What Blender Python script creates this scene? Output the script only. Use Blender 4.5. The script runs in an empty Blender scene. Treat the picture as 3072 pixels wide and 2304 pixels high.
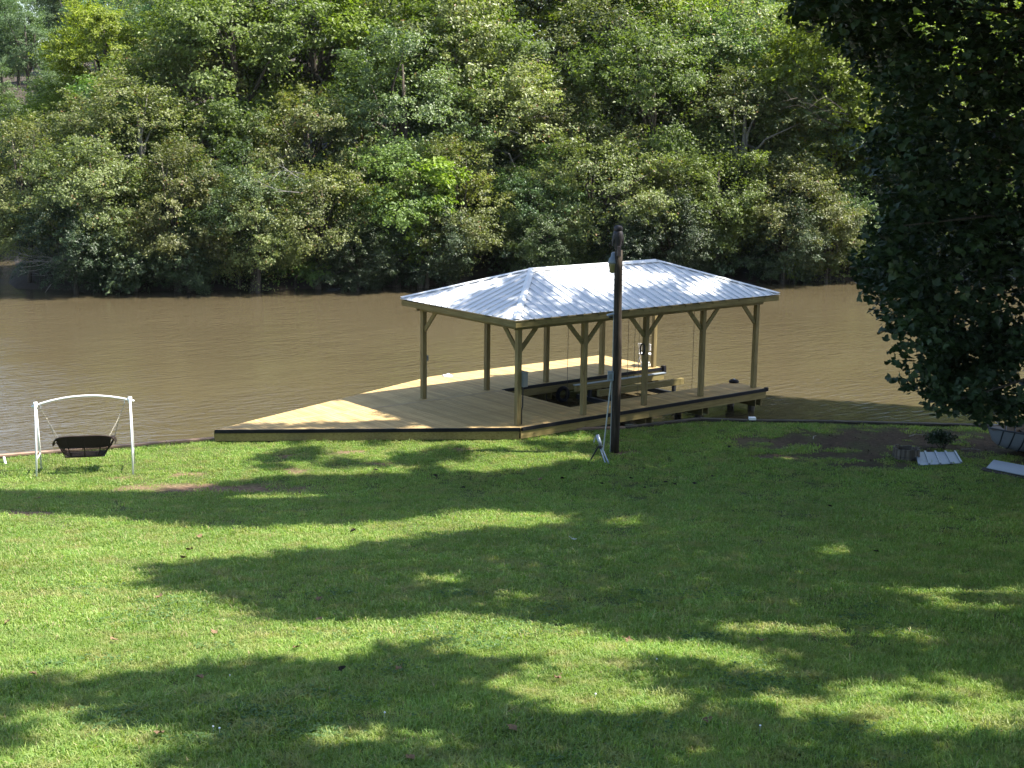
import bpy, bmesh, math, random
import numpy as np
from mathutils import Vector, Matrix
R = math.radians
rng = np.random.default_rng(7)
random.seed(7)
sc = bpy.context.scene
COL = sc.collection

# ------------------------------------------------------------------ camera, sky, sun, exposure
ZC = 9.1075
PIT, ROLL = 0.18727, 0.01186
cd = bpy.data.cameras.new("camera"); cam = bpy.data.objects.new("camera", cd); COL.objects.link(cam)
cd.sensor_width = 36.0; cd.lens = 36.0 * 4140.7 / 3072.0
cd.clip_start = 0.1; cd.clip_end = 3000
fwv = Vector((0, math.cos(PIT), -math.sin(PIT))); rtv = Vector((1, 0, 0)); upv = rtv.cross(fwv)
r2 = math.cos(ROLL) * rtv + math.sin(ROLL) * upv; u2 = -math.sin(ROLL) * rtv + math.cos(ROLL) * upv
M = Matrix((r2, u2, -fwv)).transposed().to_4x4(); M.translation = Vector((0, 0, ZC))
cam.matrix_world = M
sc.camera = cam

SUNV = Vector((0.661, 0.016, 1.0)).normalized()          # towards the sun
SUN_EL = math.asin(SUNV.z); SUN_AZ = math.atan2(SUNV.x, SUNV.y)
wd = bpy.data.worlds.new("World"); sc.world = wd; wd.use_nodes = True
nt = wd.node_tree
bg = nt.nodes["Background"]
sky = nt.nodes.new("ShaderNodeTexSky"); sky.sky_type = 'NISHITA'; sky.sun_disc = False
sky.sun_elevation = SUN_EL; sky.sun_rotation = SUN_AZ
sky.air_density = 1.0; sky.dust_density = 1.2; sky.ozone_density = 1.0
nt.links.new(sky.outputs[0], bg.inputs[0]); bg.inputs[1].default_value = 0.095
sd = bpy.data.lights.new("sun", 'SUN'); sd.energy = 4.6; sd.angle = R(0.7); sd.color = (1.0, 0.95, 0.86)
so = bpy.data.objects.new("sun", sd); COL.objects.link(so)
so.rotation_euler = SUNV.to_track_quat('Z', 'Y').to_euler(); so.location = (40, 0, 60)
sc.view_settings.view_transform = 'Standard'; sc.view_settings.look = 'None'
sc.view_settings.gamma = 1.0; sc.view_settings.use_curve_mapping = False
sc.view_settings.exposure = 1.82
sc.render.engine = 'CYCLES'
sc.cycles.max_bounces = 6; sc.cycles.diffuse_bounces = 3; sc.cycles.glossy_bounces = 3
sc.cycles.transmission_bounces = 4; sc.cycles.transparent_max_bounces = 4

# ------------------------------------------------------------------ helpers
def tag(o, label=None, cat=None, group=None, kind=None):
    if label: o["label"] = label
    if cat: o["category"] = cat
    if group: o["group"] = group
    if kind: o["kind"] = kind
    return o

def empty(name, loc=(0, 0, 0), rz=0.0, label=None, cat=None, group=None):
    o = bpy.data.objects.new(name, None); COL.objects.link(o)
    o.empty_display_size = 0.2
    o.location = loc; o.rotation_euler = (0, 0, rz)
    return tag(o, label, cat, group)

def link_mesh(name, me, mat=None, parent=None):
    o = bpy.data.objects.new(name, me); COL.objects.link(o)
    if mat is not None and not me.materials: me.materials.append(mat)
    if parent is not None: o.parent = parent
    return o

class MB:
    """collects simple solids and links them as one mesh object"""
    def __init__(s): s.v = []; s.f = []
    def poly(s, vs, fs):
        n = len(s.v); s.v += [tuple(v) for v in vs]; s.f += [tuple(i + n for i in f) for f in fs]; return s
    def hexa(s, p):        # 8 points: bottom 4 ccw, top 4 ccw
        return s.poly(p, [(3, 2, 1, 0), (4, 5, 6, 7), (0, 1, 5, 4), (1, 2, 6, 5), (2, 3, 7, 6), (3, 0, 4, 7)])
    def box(s, a, b):
        (x0, y0, z0), (x1, y1, z1) = a, b
        return s.hexa([(x0, y0, z0), (x1, y0, z0), (x1, y1, z0), (x0, y1, z0), (x0, y0, z1), (x1, y0, z1), (x1, y1, z1), (x0, y1, z1)])
    def bar(s, p, q, w, h, up=(0, 0, 1)):   # rectangular bar from p to q
        p, q = Vector(p), Vector(q); d = (q - p).normalized(); u = Vector(up)
        sd_ = d.cross(u)
        if sd_.length < 1e-4: sd_ = d.cross(Vector((1, 0, 0)))
        sd_.normalize(); u = sd_.cross(d).normalized()
        a, b = sd_ * w / 2, u * h / 2
        return s.hexa([p - a - b, p + a - b, q + a - b, q - a - b, p - a + b, p + a + b, q + a + b, q - a + b])
    def tube(s, pts, r, n=8, cap=True, closed=False):
        pts = [Vector(p) for p in pts]; m = len(pts)
        rs = r if hasattr(r, '__len__') else [r] * m
        base = len(s.v); ref = None
        for i, p in enumerate(pts):
            a = pts[i - 1] if (i > 0 or closed) else p; b = pts[(i + 1) % m] if (i < m - 1 or closed) else p
            d = (b - a).normalized()
            if ref is None:
                ref = d.orthogonal().normalized()
            ref = (ref - d * ref.dot(d))
            if ref.length < 1e-5: ref = d.orthogonal()
            ref.normalize(); bn = d.cross(ref)
            for k in range(n):
                t = 2 * math.pi * k / n
                s.v.append(tuple(p + (ref * math.cos(t) + bn * math.sin(t)) * rs[i]))
        for i in range(m if closed else m - 1):
            for k in range(n):
                a0 = base + i * n + k; a1 = base + i * n + (k + 1) % n
                j = (i + 1) % m
                s.f.append((a0, a1, base + j * n + (k + 1) % n, base + j * n + k))
        if cap and not closed:
            s.f.append(tuple(base + k for k in range(n))[::-1]); s.f.append(tuple(base + (m - 1) * n + k for k in range(n)))
        return s
    def lathe(s, prof, n=16, c=(0, 0, 0), sx=1.0, sy=1.0):
        base = len(s.v); m = len(prof)
        for r_, z in prof:
            for k in range(n):
                t = 2 * math.pi * k / n
                s.v.append((c[0] + r_ * sx * math.cos(t), c[1] + r_ * sy * math.sin(t), c[2] + z))
        for i in range(m - 1):
            for k in range(n):
                s.f.append((base + i * n + k, base + i * n + (k + 1) % n, base + (i + 1) * n + (k + 1) % n, base + (i + 1) * n + k))
        s.f.append(tuple(base + k for k in range(n))[::-1]); s.f.append(tuple(base + (m - 1) * n + k for k in range(n)))
        return s
    def mesh(s, name, mat=None, smooth=False):
        me = bpy.data.meshes.new(name); me.from_pydata(s.v, [], s.f); me.update()
        if smooth:
            me.polygons.foreach_set("use_smooth", [True] * len(me.polygons))
        if mat: me.materials.append(mat)
        return me
    def build(s, name, mat, parent=None, smooth=False):
        return link_mesh(name, s.mesh(name, mat, smooth), None, parent)

# ------------------------------------------------------------------ materials
def new_mat(name):
    m = bpy.data.materials.new(name); m.use_nodes = True
    n = m.node_tree; p = n.nodes["Principled BSDF"]
    return m, n, p
def node(n, t, **kw):
    x = n.nodes.new(t)
    for k, v in kw.items():
        if k in x.inputs: x.inputs[k].default_value = v
        else: setattr(x, k, v)
    return x
def ramp(n, src, stops):
    r_ = n.nodes.new("ShaderNodeValToRGB"); e = r_.color_ramp.elements
    while len(e) < len(stops): e.new(0.5)
    for el, (p, c) in zip(e, stops): el.position = p; el.color = (*c, 1)
    n.links.new(src, r_.inputs[0]); return r_.outputs[0]
def mixc(n, a, b, fac, mode='MIX'):
    m = n.nodes.new("ShaderNodeMix"); m.data_type = 'RGBA'; m.blend_type = mode
    for s_, val in ((m.inputs[0], fac), (m.inputs[6], a), (m.inputs[7], b)):
        if hasattr(val, 'links') or hasattr(val, 'is_linked'): n.links.new(val, s_)
        elif isinstance(val, tuple): s_.default_value = (*val, 1)
        else: s_.default_value = val
    return m.outputs[2]
def objcoord(n, scale=(1, 1, 1), rot=(0, 0, 0), loc=(0, 0, 0), src='Object'):
    t = n.nodes.new("ShaderNodeTexCoord"); mp = n.nodes.new("ShaderNodeMapping")
    mp.inputs[3].default_value = scale; mp.inputs[2].default_value = rot; mp.inputs[1].default_value = loc
    n.links.new(t.outputs[src], mp.inputs[0]); return mp.outputs[0]
def noise(n, vec, scale, detail=4, rough=0.55, dist=0.0):
    x = node(n, "ShaderNodeTexNoise", Scale=scale, Detail=detail, Roughness=rough, Distortion=dist)
    if vec is not None: n.links.new(vec, x.inputs["Vector"])
    return x.outputs[0]
def bump(n, p, h, strength=0.3, dist=0.01):
    b = node(n, "ShaderNodeBump", Strength=strength, Distance=dist)
    n.links.new(h, b.inputs["Height"]); n.links.new(b.outputs[0], p.inputs["Normal"])
def geo_pos(n):
    return n.nodes.new("ShaderNodeNewGeometry").outputs["Position"]

def wood_mat(name, c1, c2, c3, axis, rough=0.75, rand=0.25):
    m, n, p = new_mat(name)
    sc_ = [26, 26, 26]; sc_[axis] = 1.6
    v = objcoord(n, tuple(sc_))
    oi = n.nodes.new("ShaderNodeObjectInfo")
    va = n.nodes.new("ShaderNodeVectorMath"); va.operation = 'ADD'
    mul = n.nodes.new("ShaderNodeMath"); mul.operation = 'MULTIPLY'; mul.inputs[1].default_value = 57.0
    n.links.new(oi.outputs["Random"], mul.inputs[0]); n.links.new(v, va.inputs[0]); n.links.new(mul.outputs[0], va.inputs[1])
    g = noise(n, va.outputs[0], 1.0, 5, 0.6, 0.6)
    col = ramp(n, g, [(0.3, c1), (0.52, c2), (0.72, c3)])
    blot = noise(n, objcoord(n, (1.7, 1.7, 1.7)), 1.0, 3)
    col = mixc(n, col, c1, ramp(n, blot, [(0.45, (0, 0, 0)), (0.75, (0.55, 0.55, 0.55))]))
    vr = n.nodes.new("ShaderNodeMapRange"); vr.inputs[3].default_value = 1 - rand; vr.inputs[4].default_value = 1 + rand * 0.6
    n.links.new(oi.outputs["Random"], vr.inputs[0])
    h = n.nodes.new("ShaderNodeHueSaturation"); n.links.new(vr.outputs[0], h.inputs["Value"]); n.links.new(col, h.inputs["Color"])
    # knots
    vk = node(n, "ShaderNodeTexVoronoi", Scale=1.0); ks = [7, 7, 7]; ks[axis] = 2.2
    n.links.new(objcoord(n, tuple(ks)), vk.inputs["Vector"])
    kf = ramp(n, vk.outputs["Distance"], [(0.04, (0.8, 0.8, 0.8)), (0.11, (0, 0, 0))])
    col2 = mixc(n, h.outputs[0], (0.10, 0.055, 0.025), kf)
    n.links.new(col2, p.inputs["Base Color"]); p.inputs["Roughness"].default_value = rough
    p.inputs["Specular IOR Level"].default_value = 0.25
    bump(n, p, g, 0.35, 0.004)
    return m

def plain(name, col, rough=0.6, metal=0.0, var=0.15, scale=8.0, bmp=0.0, spec=0.5):
    m, n, p = new_mat(name)
    g = noise(n, objcoord(n), scale, 5, 0.6)
    c = mixc(n, tuple(x * (1 - var) for x in col), tuple(min(1, x * (1 + var)) for x in col), g)
    n.links.new(c, p.inputs["Base Color"]); p.inputs["Roughness"].default_value = rough
    p.inputs["Metallic"].default_value = metal; p.inputs["Specular IOR Level"].default_value = spec
    if bmp: bump(n, p, g, bmp, 0.01)
    return m

def leaf_mat(name, dark, mid, light, rough=0.38, trans=0.3, spec=0.5, hue_var=0.04, odd=None):
    m, n, p = new_mat(name)
    at = n.nodes.new("ShaderNodeAttribute"); at.attribute_name = "tint"
    col = ramp(n, at.outputs["Fac"], [(0.0, dark), (0.5, mid), (0.9, light), (0.93, odd or light)])
    oi = n.nodes.new("ShaderNodeObjectInfo")
    hs = n.nodes.new("ShaderNodeHueSaturation")
    mr = n.nodes.new("ShaderNodeMapRange"); mr.inputs[3].default_value = 0.5 - hue_var; mr.inputs[4].default_value = 0.5 + hue_var
    n.links.new(oi.outputs["Random"], mr.inputs[0]); n.links.new(mr.outputs[0], hs.inputs["Hue"])
    if hue_var > 0:                                     # some trees are paler, some deeper green
        mv = n.nodes.new("ShaderNodeMapRange"); mv.inputs[3].default_value = 0.70; mv.inputs[4].default_value = 1.32
        fr = n.nodes.new("ShaderNodeMath"); fr.operation = 'FRACT'; ml = n.nodes.new("ShaderNodeMath"); ml.operation = 'MULTIPLY'; ml.inputs[1].default_value = 7.31
        n.links.new(oi.outputs["Random"], ml.inputs[0]); n.links.new(ml.outputs[0], fr.inputs[0]); n.links.new(fr.outputs[0], mv.inputs[0]); n.links.new(mv.outputs[0], hs.inputs["Value"])
    n.links.new(col, hs.inputs["Color"])
    n.links.new(hs.outputs[0], p.inputs["Base Color"])
    p.inputs["Roughness"].default_value = rough; p.inputs["Specular IOR Level"].default_value = spec
    tr = n.nodes.new("ShaderNodeBsdfTranslucent")
    tc = mixc(n, hs.outputs[0], (1.15, 1.3, 0.42), 1.0, 'MULTIPLY')
    n.links.new(tc, tr.inputs["Color"])
    mx = n.nodes.new("ShaderNodeMixShader"); mx.inputs[0].default_value = trans
    out = n.nodes["Material Output"]
    n.links.new(p.outputs[0], mx.inputs[1]); n.links.new(tr.outputs[0], mx.inputs[2]); n.links.new(mx.outputs[0], out.inputs["Surface"])
    return m

MT = {}
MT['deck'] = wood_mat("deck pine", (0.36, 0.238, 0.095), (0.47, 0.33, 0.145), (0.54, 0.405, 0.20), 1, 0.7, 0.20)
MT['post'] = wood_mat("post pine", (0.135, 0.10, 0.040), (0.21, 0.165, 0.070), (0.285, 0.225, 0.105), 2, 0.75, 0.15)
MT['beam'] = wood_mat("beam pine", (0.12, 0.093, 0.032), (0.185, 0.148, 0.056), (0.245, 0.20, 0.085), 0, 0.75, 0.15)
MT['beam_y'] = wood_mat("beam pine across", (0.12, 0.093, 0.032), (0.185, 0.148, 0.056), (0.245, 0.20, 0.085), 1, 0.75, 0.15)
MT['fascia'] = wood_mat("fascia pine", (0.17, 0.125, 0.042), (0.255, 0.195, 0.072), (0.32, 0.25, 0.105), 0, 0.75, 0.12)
MT['pile'] = wood_mat("old piling", (0.03, 0.024, 0.018), (0.07, 0.055, 0.04), (0.12, 0.10, 0.075), 2, 0.85, 0.2)
MT['pole'] = wood_mat("pole timber", (0.016, 0.012, 0.009), (0.040, 0.030, 0.021), (0.075, 0.058, 0.042), 2, 0.85, 0.1)
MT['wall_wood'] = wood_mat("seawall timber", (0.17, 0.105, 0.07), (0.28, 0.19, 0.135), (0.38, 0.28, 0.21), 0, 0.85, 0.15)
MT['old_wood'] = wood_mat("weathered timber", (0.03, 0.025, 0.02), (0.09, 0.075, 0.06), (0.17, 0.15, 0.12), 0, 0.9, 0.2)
MT['stave'] = wood_mat("weathered staves", (0.05, 0.04, 0.03), (0.12, 0.10, 0.08), (0.2, 0.18, 0.15), 2, 0.9, 0.2)
MT['roof'] = plain("painted white steel", (0.64, 0.65, 0.665), 0.42, 0.0, 0.05, 1.3, 0.0, 0.5)
MT['cap'] = plain("white ridge flashing", (0.66, 0.67, 0.68), 0.42, 0.0, 0.03, 2.0)
MT['rubber'] = plain("black rubber", (0.009, 0.009, 0.012), 0.6, 0, 0.2, 6, 0.1, 0.15)
MT['greybox'] = plain("grey enamel", (0.17, 0.185, 0.19), 0.45, 0.1, 0.08, 5)
MT['galv'] = plain("galvanised steel", (0.32, 0.36, 0.42), 0.42, 0.6, 0.15, 14, 0.05)
MT['dark_steel'] = plain("dark steel", (0.02, 0.022, 0.024), 0.5, 0.4, 0.2, 9)
MT['white'] = plain("white painted steel", (0.80, 0.79, 0.76), 0.4, 0.0, 0.05, 9)
MT['cable'] = plain("steel cable", (0.05, 0.045, 0.04), 0.5, 0.6, 0.2, 9)
MT['chain'] = plain("worn chain", (0.42, 0.38, 0.30), 0.45, 0.6, 0.3, 30)
MT['wicker'] = plain("dark brown wicker", (0.020, 0.012, 0.009), 0.65, 0, 0.35, 40, 0.4, 0.25)
MT['owl'] = plain("dark owl plastic", (0.022, 0.018, 0.022), 0.6, 0, 0.5, 16, 0.5)
MT['pvc'] = plain("grey plastic pipe", (0.36, 0.38, 0.37), 0.5, 0, 0.08, 6)
MT['lamp_metal'] = plain("aluminium lamp housing", (0.13, 0.15, 0.17), 0.45, 0.3, 0.1, 9)
MT['refractor'] = plain("yellowed lamp refractor", (0.16, 0.14, 0.06), 0.35, 0, 0.15, 14)
MT['hull'] = plain("blue grey hull paint", (0.19, 0.205, 0.24), 0.38, 0.1, 0.18, 4, 0.05)
MT['hull_in'] = plain("brown hull lining", (0.11, 0.085, 0.06), 0.7, 0, 0.3, 6)
MT['hull_rim'] = plain("dark gunwale", (0.025, 0.03, 0.04), 0.5, 0, 0.2, 6)
MT['sheet'] = plain("pale roofing sheet", (0.24, 0.275, 0.31), 0.38, 0.2, 0.12, 5, 0.05)
MT['bark'] = wood_mat("bark", (0.03, 0.025, 0.02), (0.08, 0.065, 0.05), (0.15, 0.13, 0.10), 2, 0.9, 0.2)
MT['pale_bark'] = wood_mat("pale bark", (0.14, 0.13, 0.11), (0.26, 0.24, 0.21), (0.38, 0.36, 0.32), 2, 0.9, 0.2)
MT['dry_leaf'] = plain("dry brown leaf", (0.19, 0.125, 0.075), 0.9, 0, 0.4, 20, 0, 0.1)
MT['dark_leaf'] = plain("dark fallen leaf", (0.03, 0.026, 0.018), 0.9, 0, 0.4, 20, 0, 0.1)
MT['cloth'] = plain("white cloth", (0.8, 0.8, 0.8), 0.8, 0, 0.03, 9)
MT['soil'] = plain("dark soil", (0.02, 0.015, 0.01), 0.95, 0, 0.4, 20, 0.5)
# ------------------------------------------------------------------ terrain, lake, far bank
SH_X = [-40, -22, -13.3, -11.4, -9.4, -8.2, 3.3, 4.5, 5.65, 7.07, 9.6, 14.6, 22, 40]
SH_Y = [24, 31.0, 34.84, 35.69, 36.61, 37.12, 39.14, 39.84, 40.47, 40.31, 40.31, 39.99, 39.0, 36]
def shore(x): return np.interp(x, SH_X, SH_Y)
def zg(X, Y):
    s_ = np.maximum(0, 33 - np.asarray(Y, float))
    return 0.40 + 0.16 * (np.sqrt(s_ * s_ + 4) - 2)
BARE = [(-7.0, 31.8, 2.3, 0.62), (-10.5, 27.9, 1.1, 0.42), (-6.4, 31.9, 1.2, 0.5), (-9.3, 32.9, 0.55, 0.2), (-8.1, 33.3, 0.5, 0.25), (-6.1, 35.4, 0.45, 0.22), (-4.3, 35.9, 0.6, 0.2),
        (-3.2, 34.6, 0.6, 0.2), (-1.2, 36.4, 0.6, 0.15), (8.6, 37.7, 2.5, 1.0), (11.2, 38.3, 3.2, 1.5), (9.6, 36.2, 2.2, 0.6), (7.2, 36.0, 1.1, 0.35), (9.5, 35.2, 1.3, 0.4), (13.5, 37.6, 3.0, 1.5),
        (-0.25, 24.1, 0.3, 0.2), (3.2, 36.25, 0.6, 0.22), (-5.6, 33.9, 0.5, 0.2), (15, 35.3, 1.6, 1.0)]
def bareness(X, Y):
    b = np.zeros_like(X)
    for cx, cy, rx, ry in BARE:
        d = ((X - cx) / rx) ** 2 + ((Y - cy) / ry) ** 2
        w = 0.55 * np.sin(X * 3.3 + 1.7 * Y) * np.cos(Y * 4.1 - X * 1.3) + 0.35 * np.sin(X * 9.1 - Y * 5.3) * np.sin(Y * 8.7 + X * 2.2)
        b = np.maximum(b, np.clip((1.5 - d + w) * 0.75, 0, 1))
    return b

def grid_mesh(name, P, mat, attrs=None, smooth=True):
    ny, nx = P.shape[:2]
    me = bpy.data.meshes.new(name)
    V = P.reshape(-1, 3)
    i = np.arange(ny - 1)[:, None] * nx + np.arange(nx - 1)[None, :]
    F = np.stack([i, i + 1, i + nx + 1, i + nx], -1).reshape(-1, 4)
    me.from_pydata(V.tolist(), [], F.tolist())
    if smooth: me.polygons.foreach_set("use_smooth", [True] * len(me.polygons))
    for k, v in (attrs or {}).items():
        a = me.attributes.new(k, 'FLOAT', 'POINT'); a.data.foreach_set("value", v.reshape(-1).astype(np.float32))
    me.materials.append(mat); return me

gm, n, p = new_mat("lawn soil and thatch")
at = n.nodes.new("ShaderNodeAttribute"); at.attribute_name = "bare"
pos = geo_pos(n)
n1 = noise(n, pos, 9.0, 6, 0.65); n2 = noise(n, pos, 1.3, 4)
soil = ramp(n, n1, [(0.3, (0.08, 0.048, 0.030)), (0.55, (0.18, 0.115, 0.075)), (0.75, (0.28, 0.20, 0.135))])
thatch = ramp(n, n1, [(0.3, (0.035, 0.045, 0.014)), (0.6, (0.075, 0.095, 0.026)), (0.8, (0.13, 0.13, 0.05))])
shd = n.nodes.new("ShaderNodeAttribute"); shd.attribute_name = "soil_shade"
shaded_soil = ramp(n, n1, [(0.3, (0.030, 0.020, 0.012)), (0.55, (0.068, 0.046, 0.028)), (0.8, (0.14, 0.10, 0.065))])  # tree shade on the right-hand ground, painted into the soil colour
soil = mixc(n, soil, shaded_soil, shd.outputs["Fac"])
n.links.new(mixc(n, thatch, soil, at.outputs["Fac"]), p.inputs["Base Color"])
p.inputs["Roughness"].default_value = 0.95; p.inputs["Specular IOR Level"].default_value = 0.1
bump(n, p, n1, 0.6, 0.03)

xs = np.concatenate([np.linspace(-40, -15, 12, endpoint=False), np.linspace(-15, 18, 150, endpoint=False), np.linspace(18, 40, 12)])
ts = np.linspace(0, 1, 150)
XX = np.repeat(xs[None, :], len(ts), 0)
YW = shore(xs)[None, :] - 0.09
YY = -14 + (YW + 14) * ts[:, None]
ZZ = zg(XX, YY) + 0.02 * np.sin(XX * 1.7 + YY) * np.cos(YY * 1.3) * (YY < 33)
P = np.stack([XX, YY, ZZ], -1)
P = np.concatenate([P, np.stack([xs, YW[0] + 0.0, np.full_like(xs, -1.2)], -1)[None]], 0)
bare = np.concatenate([bareness(XX, YY), np.ones((1, len(xs)))], 0)
ground = link_mesh("ground", grid_mesh("ground", P, gm, {"bare": bare, "soil_shade": np.clip((P[..., 0] - 5.0) / 3.0, 0, 1)}))  # painted soil shade ramps in towards the right
tag(ground, kind="structure")

wm, n, p = new_mat("muddy lake water")
pos = geo_pos(n)
m0 = n.nodes.new("ShaderNodeMapping"); m0.inputs[2].default_value = (0, 0, R(-36))
mp = n.nodes.new("ShaderNodeMapping"); mp.inputs[3].default_value = (0.5, 1.25, 1)
n.links.new(pos, m0.inputs[0]); n.links.new(m0.outputs[0], mp.inputs[0])
w1 = noise(n, mp.outputs[0], 3.4, 3, 0.5, 0.5)
w2 = noise(n, mp.outputs[0], 0.8, 2, 0.5)
ad = n.nodes.new("ShaderNodeMath"); ad.operation = 'MULTIPLY_ADD'; ad.inputs[1].default_value = 0.9
n.links.new(w2, ad.inputs[0]); n.links.new(w1, ad.inputs[2])
n3 = noise(n, pos, 0.06, 3)
n.links.new(ramp(n, n3, [(0.3, (0.066, 0.0525, 0.029)), (0.7, (0.081, 0.0655, 0.037))]), p.inputs["Base Color"])
p.inputs["Roughness"].default_value = 0.06; p.inputs["IOR"].default_value = 1.33
b_ = node(n, "ShaderNodeBump", Strength=0.5, Distance=0.085)
n.links.new(ad.outputs[0], b_.inputs["Height"]); n.links.new(b_.outputs[0], p.inputs["Normal"])
calm = n.nodes.new("ShaderNodeMapRange"); calm.inputs[1].default_value = 0.35; calm.inputs[2].default_value = 0.65; calm.inputs[3].default_value = 0.18; calm.inputs[4].default_value = 0.75
n.links.new(noise(n, pos, 0.09, 3, 0.6), calm.inputs[0]); n.links.new(calm.outputs[0], b_.inputs["Strength"])
P = np.array([[[x, y, 0.0] for x in np.linspace(-500, 500, 21)] for y in np.linspace(-60, 900, 21)])
water = link_mesh("lake_water", grid_mesh("lake_water", P, wm, smooth=False)); tag(water, kind="structure")

# far bank: shoreline polyline; the land rises behind it
FB_X = [-300, -120, -60, -48, -40, -34, -31, -29, -27.2, -22, -13.3, -6.3, 3.1, 14.9, 21.1, 32, 60, 120, 300]
FB_Y = [150, 112, 99, 97, 96, 93, 86, 79, 74.0, 73.2, 74.8, 77, 79.5, 81.6, 83, 84, 82, 70, 40]
def far_shore(x): return np.interp(x, FB_X, FB_Y)
def zfar(x, y):
    d = np.asarray(y, float) - far_shore(x)
    return np.where(d < 0, d * 0.5, 0.25 * (1 - np.exp(-np.maximum(d, 0) * 2)) + 0.30 * np.maximum(d - 1, 0) ** 0.97 * np.minimum(1, 40 / np.maximum(d, 40)) ** 0.5)
fm, n, p = new_mat("far bank earth")
n1 = noise(n, geo_pos(n), 1.5, 6, 0.65)
n.links.new(ramp(n, n1, [(0.3, (0.018, 0.014, 0.009)), (0.55, (0.040, 0.026, 0.017)), (0.8, (0.028, 0.034, 0.014))]), p.inputs["Base Color"])
p.inputs["Roughness"].default_value = 0.95; bump(n, p, n1, 0.8, 0.1)
xs = np.concatenate([np.linspace(-300, -62, 14, endpoint=False), np.linspace(-62, 60, 90, endpoint=False), np.linspace(60, 300, 14)])
ds = np.array([-3, -1, -0.3, 0, 0.2, 0.6, 1.2, 2.5, 5, 8, 12, 17, 24, 33, 45, 65, 100, 160, 260, 420, 700])
XX = np.repeat(xs[None, :], len(ds), 0); YY = far_shore(xs)[None, :] + ds[:, None]
ZZ = zfar(XX, YY) + 0.08 * np.sin(XX * 0.9) * (ds[:, None] > 0.3)
bank = link_mesh("far_bank_ground", grid_mesh("far_bank_ground", np.stack([XX, YY, ZZ], -1), fm)); tag(bank, kind="structure")

# ------------------------------------------------------------------ seawall
swl = empty("seawall", (0, 38, 0), 0, "low timber seawall with a flat plank cap along the lawn edge", "wall")
def sw_pt(x, z, off=0.0): return Vector((x, float(shore(x)) + off - 38, z))
knots = [-22, -13.3, -11.4, -9.4, -8.2, -4.4, -0.5, 3.3, 4.5, 5.65, 7.07, 9.6, 12.1, 14.6, 18, 22]
for i in range(len(knots) - 1):
    a, b = knots[i], knots[i + 1]
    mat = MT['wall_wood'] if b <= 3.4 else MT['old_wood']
    pa, pb = sw_pt(a + 0.01, 0.425), sw_pt(b - 0.01, 0.425)
    def plank(name, w, h, dy, dz, zz=0):
        d = (pb - pa); L = d.length; ang = math.atan2(d.y, d.x)
        mb = MB().box((0, -w / 2, -h / 2), (L, w / 2, h / 2))
        o = mb.build(name, mat, swl); o.location = pa + Vector((-math.sin(ang) * dy, math.cos(ang) * dy, dz)); o.rotation_euler = (0, 0, ang); return o
    plank("cap_board", 0.17, 0.045, 0.0, 0.025)
    for k in range(3): plank("wall_board", 0.05, 0.26, -0.02, -0.135 - 0.28 * k)
    plank("waler", 0.09, 0.12, 0.055, -0.16)
for x in (-12.4, -10.4, -8.8, 3.9, 5.1, 9.9, 12.3):
    MB().box((-0.06, 0.05, -1.2), (0.06, 0.15, 0.385)).build("wall_post", MT['old_wood'], swl).location = sw_pt(x, 0)
pc = MB().box((-0.10, -0.10, -0.02), (0.10, 0.10, 0.05)).build("post_cap", MT['cloth'], swl); pc.location = sw_pt(7.18, 0.50, -0.02)
pc["label"] = "white square cap on the seawall post"
# ------------------------------------------------------------------ boathouse on its dock (local frame: x along the long side, y towards the lake, z=0 deck top)
BH_RZ = 0.669838
bh = empty("boathouse", (0.169, 37.893, 0.75), BH_RZ, "open boathouse with white metal hip roof on a pale timber dock", "boathouse")
S = 2.44; WID = 4.637; OV = 0.51; HE = 3.068; RISE = 0.978; HIP = 2.79
BR = Matrix.Rotation(BH_RZ, 4, 'Z'); BT = Matrix.Translation((0.169, 37.893, 0.75))
def BW(x, y, z=0): return (BT @ BR) @ Vector((x, y, z))
XL, XR = -7.12, 10.0
def y_low(x): return 4.33 + (x + 7.12) * (-0.30 - 4.33) / (-0.15 + 7.12) if x < -0.15 else -0.30
def y_up(x): return 4.36 + (x + 7.12) * 0.342 if x < 2.36 else 7.60
BW_, GAP, TH = 0.14, 0.011, 0.036
def board(x0, x1, lo0, lo1, up0, up1, mat=MT['deck'], name="deck_board"):
    if min(up0 - lo0, up1 - lo1) < 0.02 and max(up0 - lo0, up1 - lo1) < 0.1: return
    yc = (lo0 + up1) / 2; zj = random.uniform(-0.0025, 0.0)
    mb = MB().hexa([(x0 - x0, lo0 - yc, -TH), (x1 - x0, lo1 - yc, -TH), (x1 - x0, up1 - yc, -TH), (0, up0 - yc, -TH),
                    (0, lo0 - yc, 0), (x1 - x0, lo1 - yc, 0), (x1 - x0, up1 - yc, 0), (0, max(up0, lo0 + .004) - yc, 0)])
    o = mb.build(name, mat, bh); o.location = (x0, yc, zj); return o
x = XL + 0.03
while x < XR - 0.05:
    a, b = x, min(x + BW_ - GAP, XR)
    c = (a + b) / 2
    if c < 2.88:
        BY0, BY1 = 4.235, 4.385
        l0, l1 = y_low(a), y_low(b); u0, u1 = y_up(a), y_up(b)
        if l0 < BY0 - 0.02: board(a, b, l0, min(l1, BY0), BY0 - GAP, BY0 - GAP)
        if u1 > BY1 + 0.02: board(a, b, BY1 + 0.002, BY1 + 0.002, max(u0, BY1 + 0.01), u1)
    else:
        board(a, b, -0.30, -0.30, 1.05, 1.05)
        board(a, b, 4.45, 4.45, 7.60, 7.60)
    x += BW_
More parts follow.
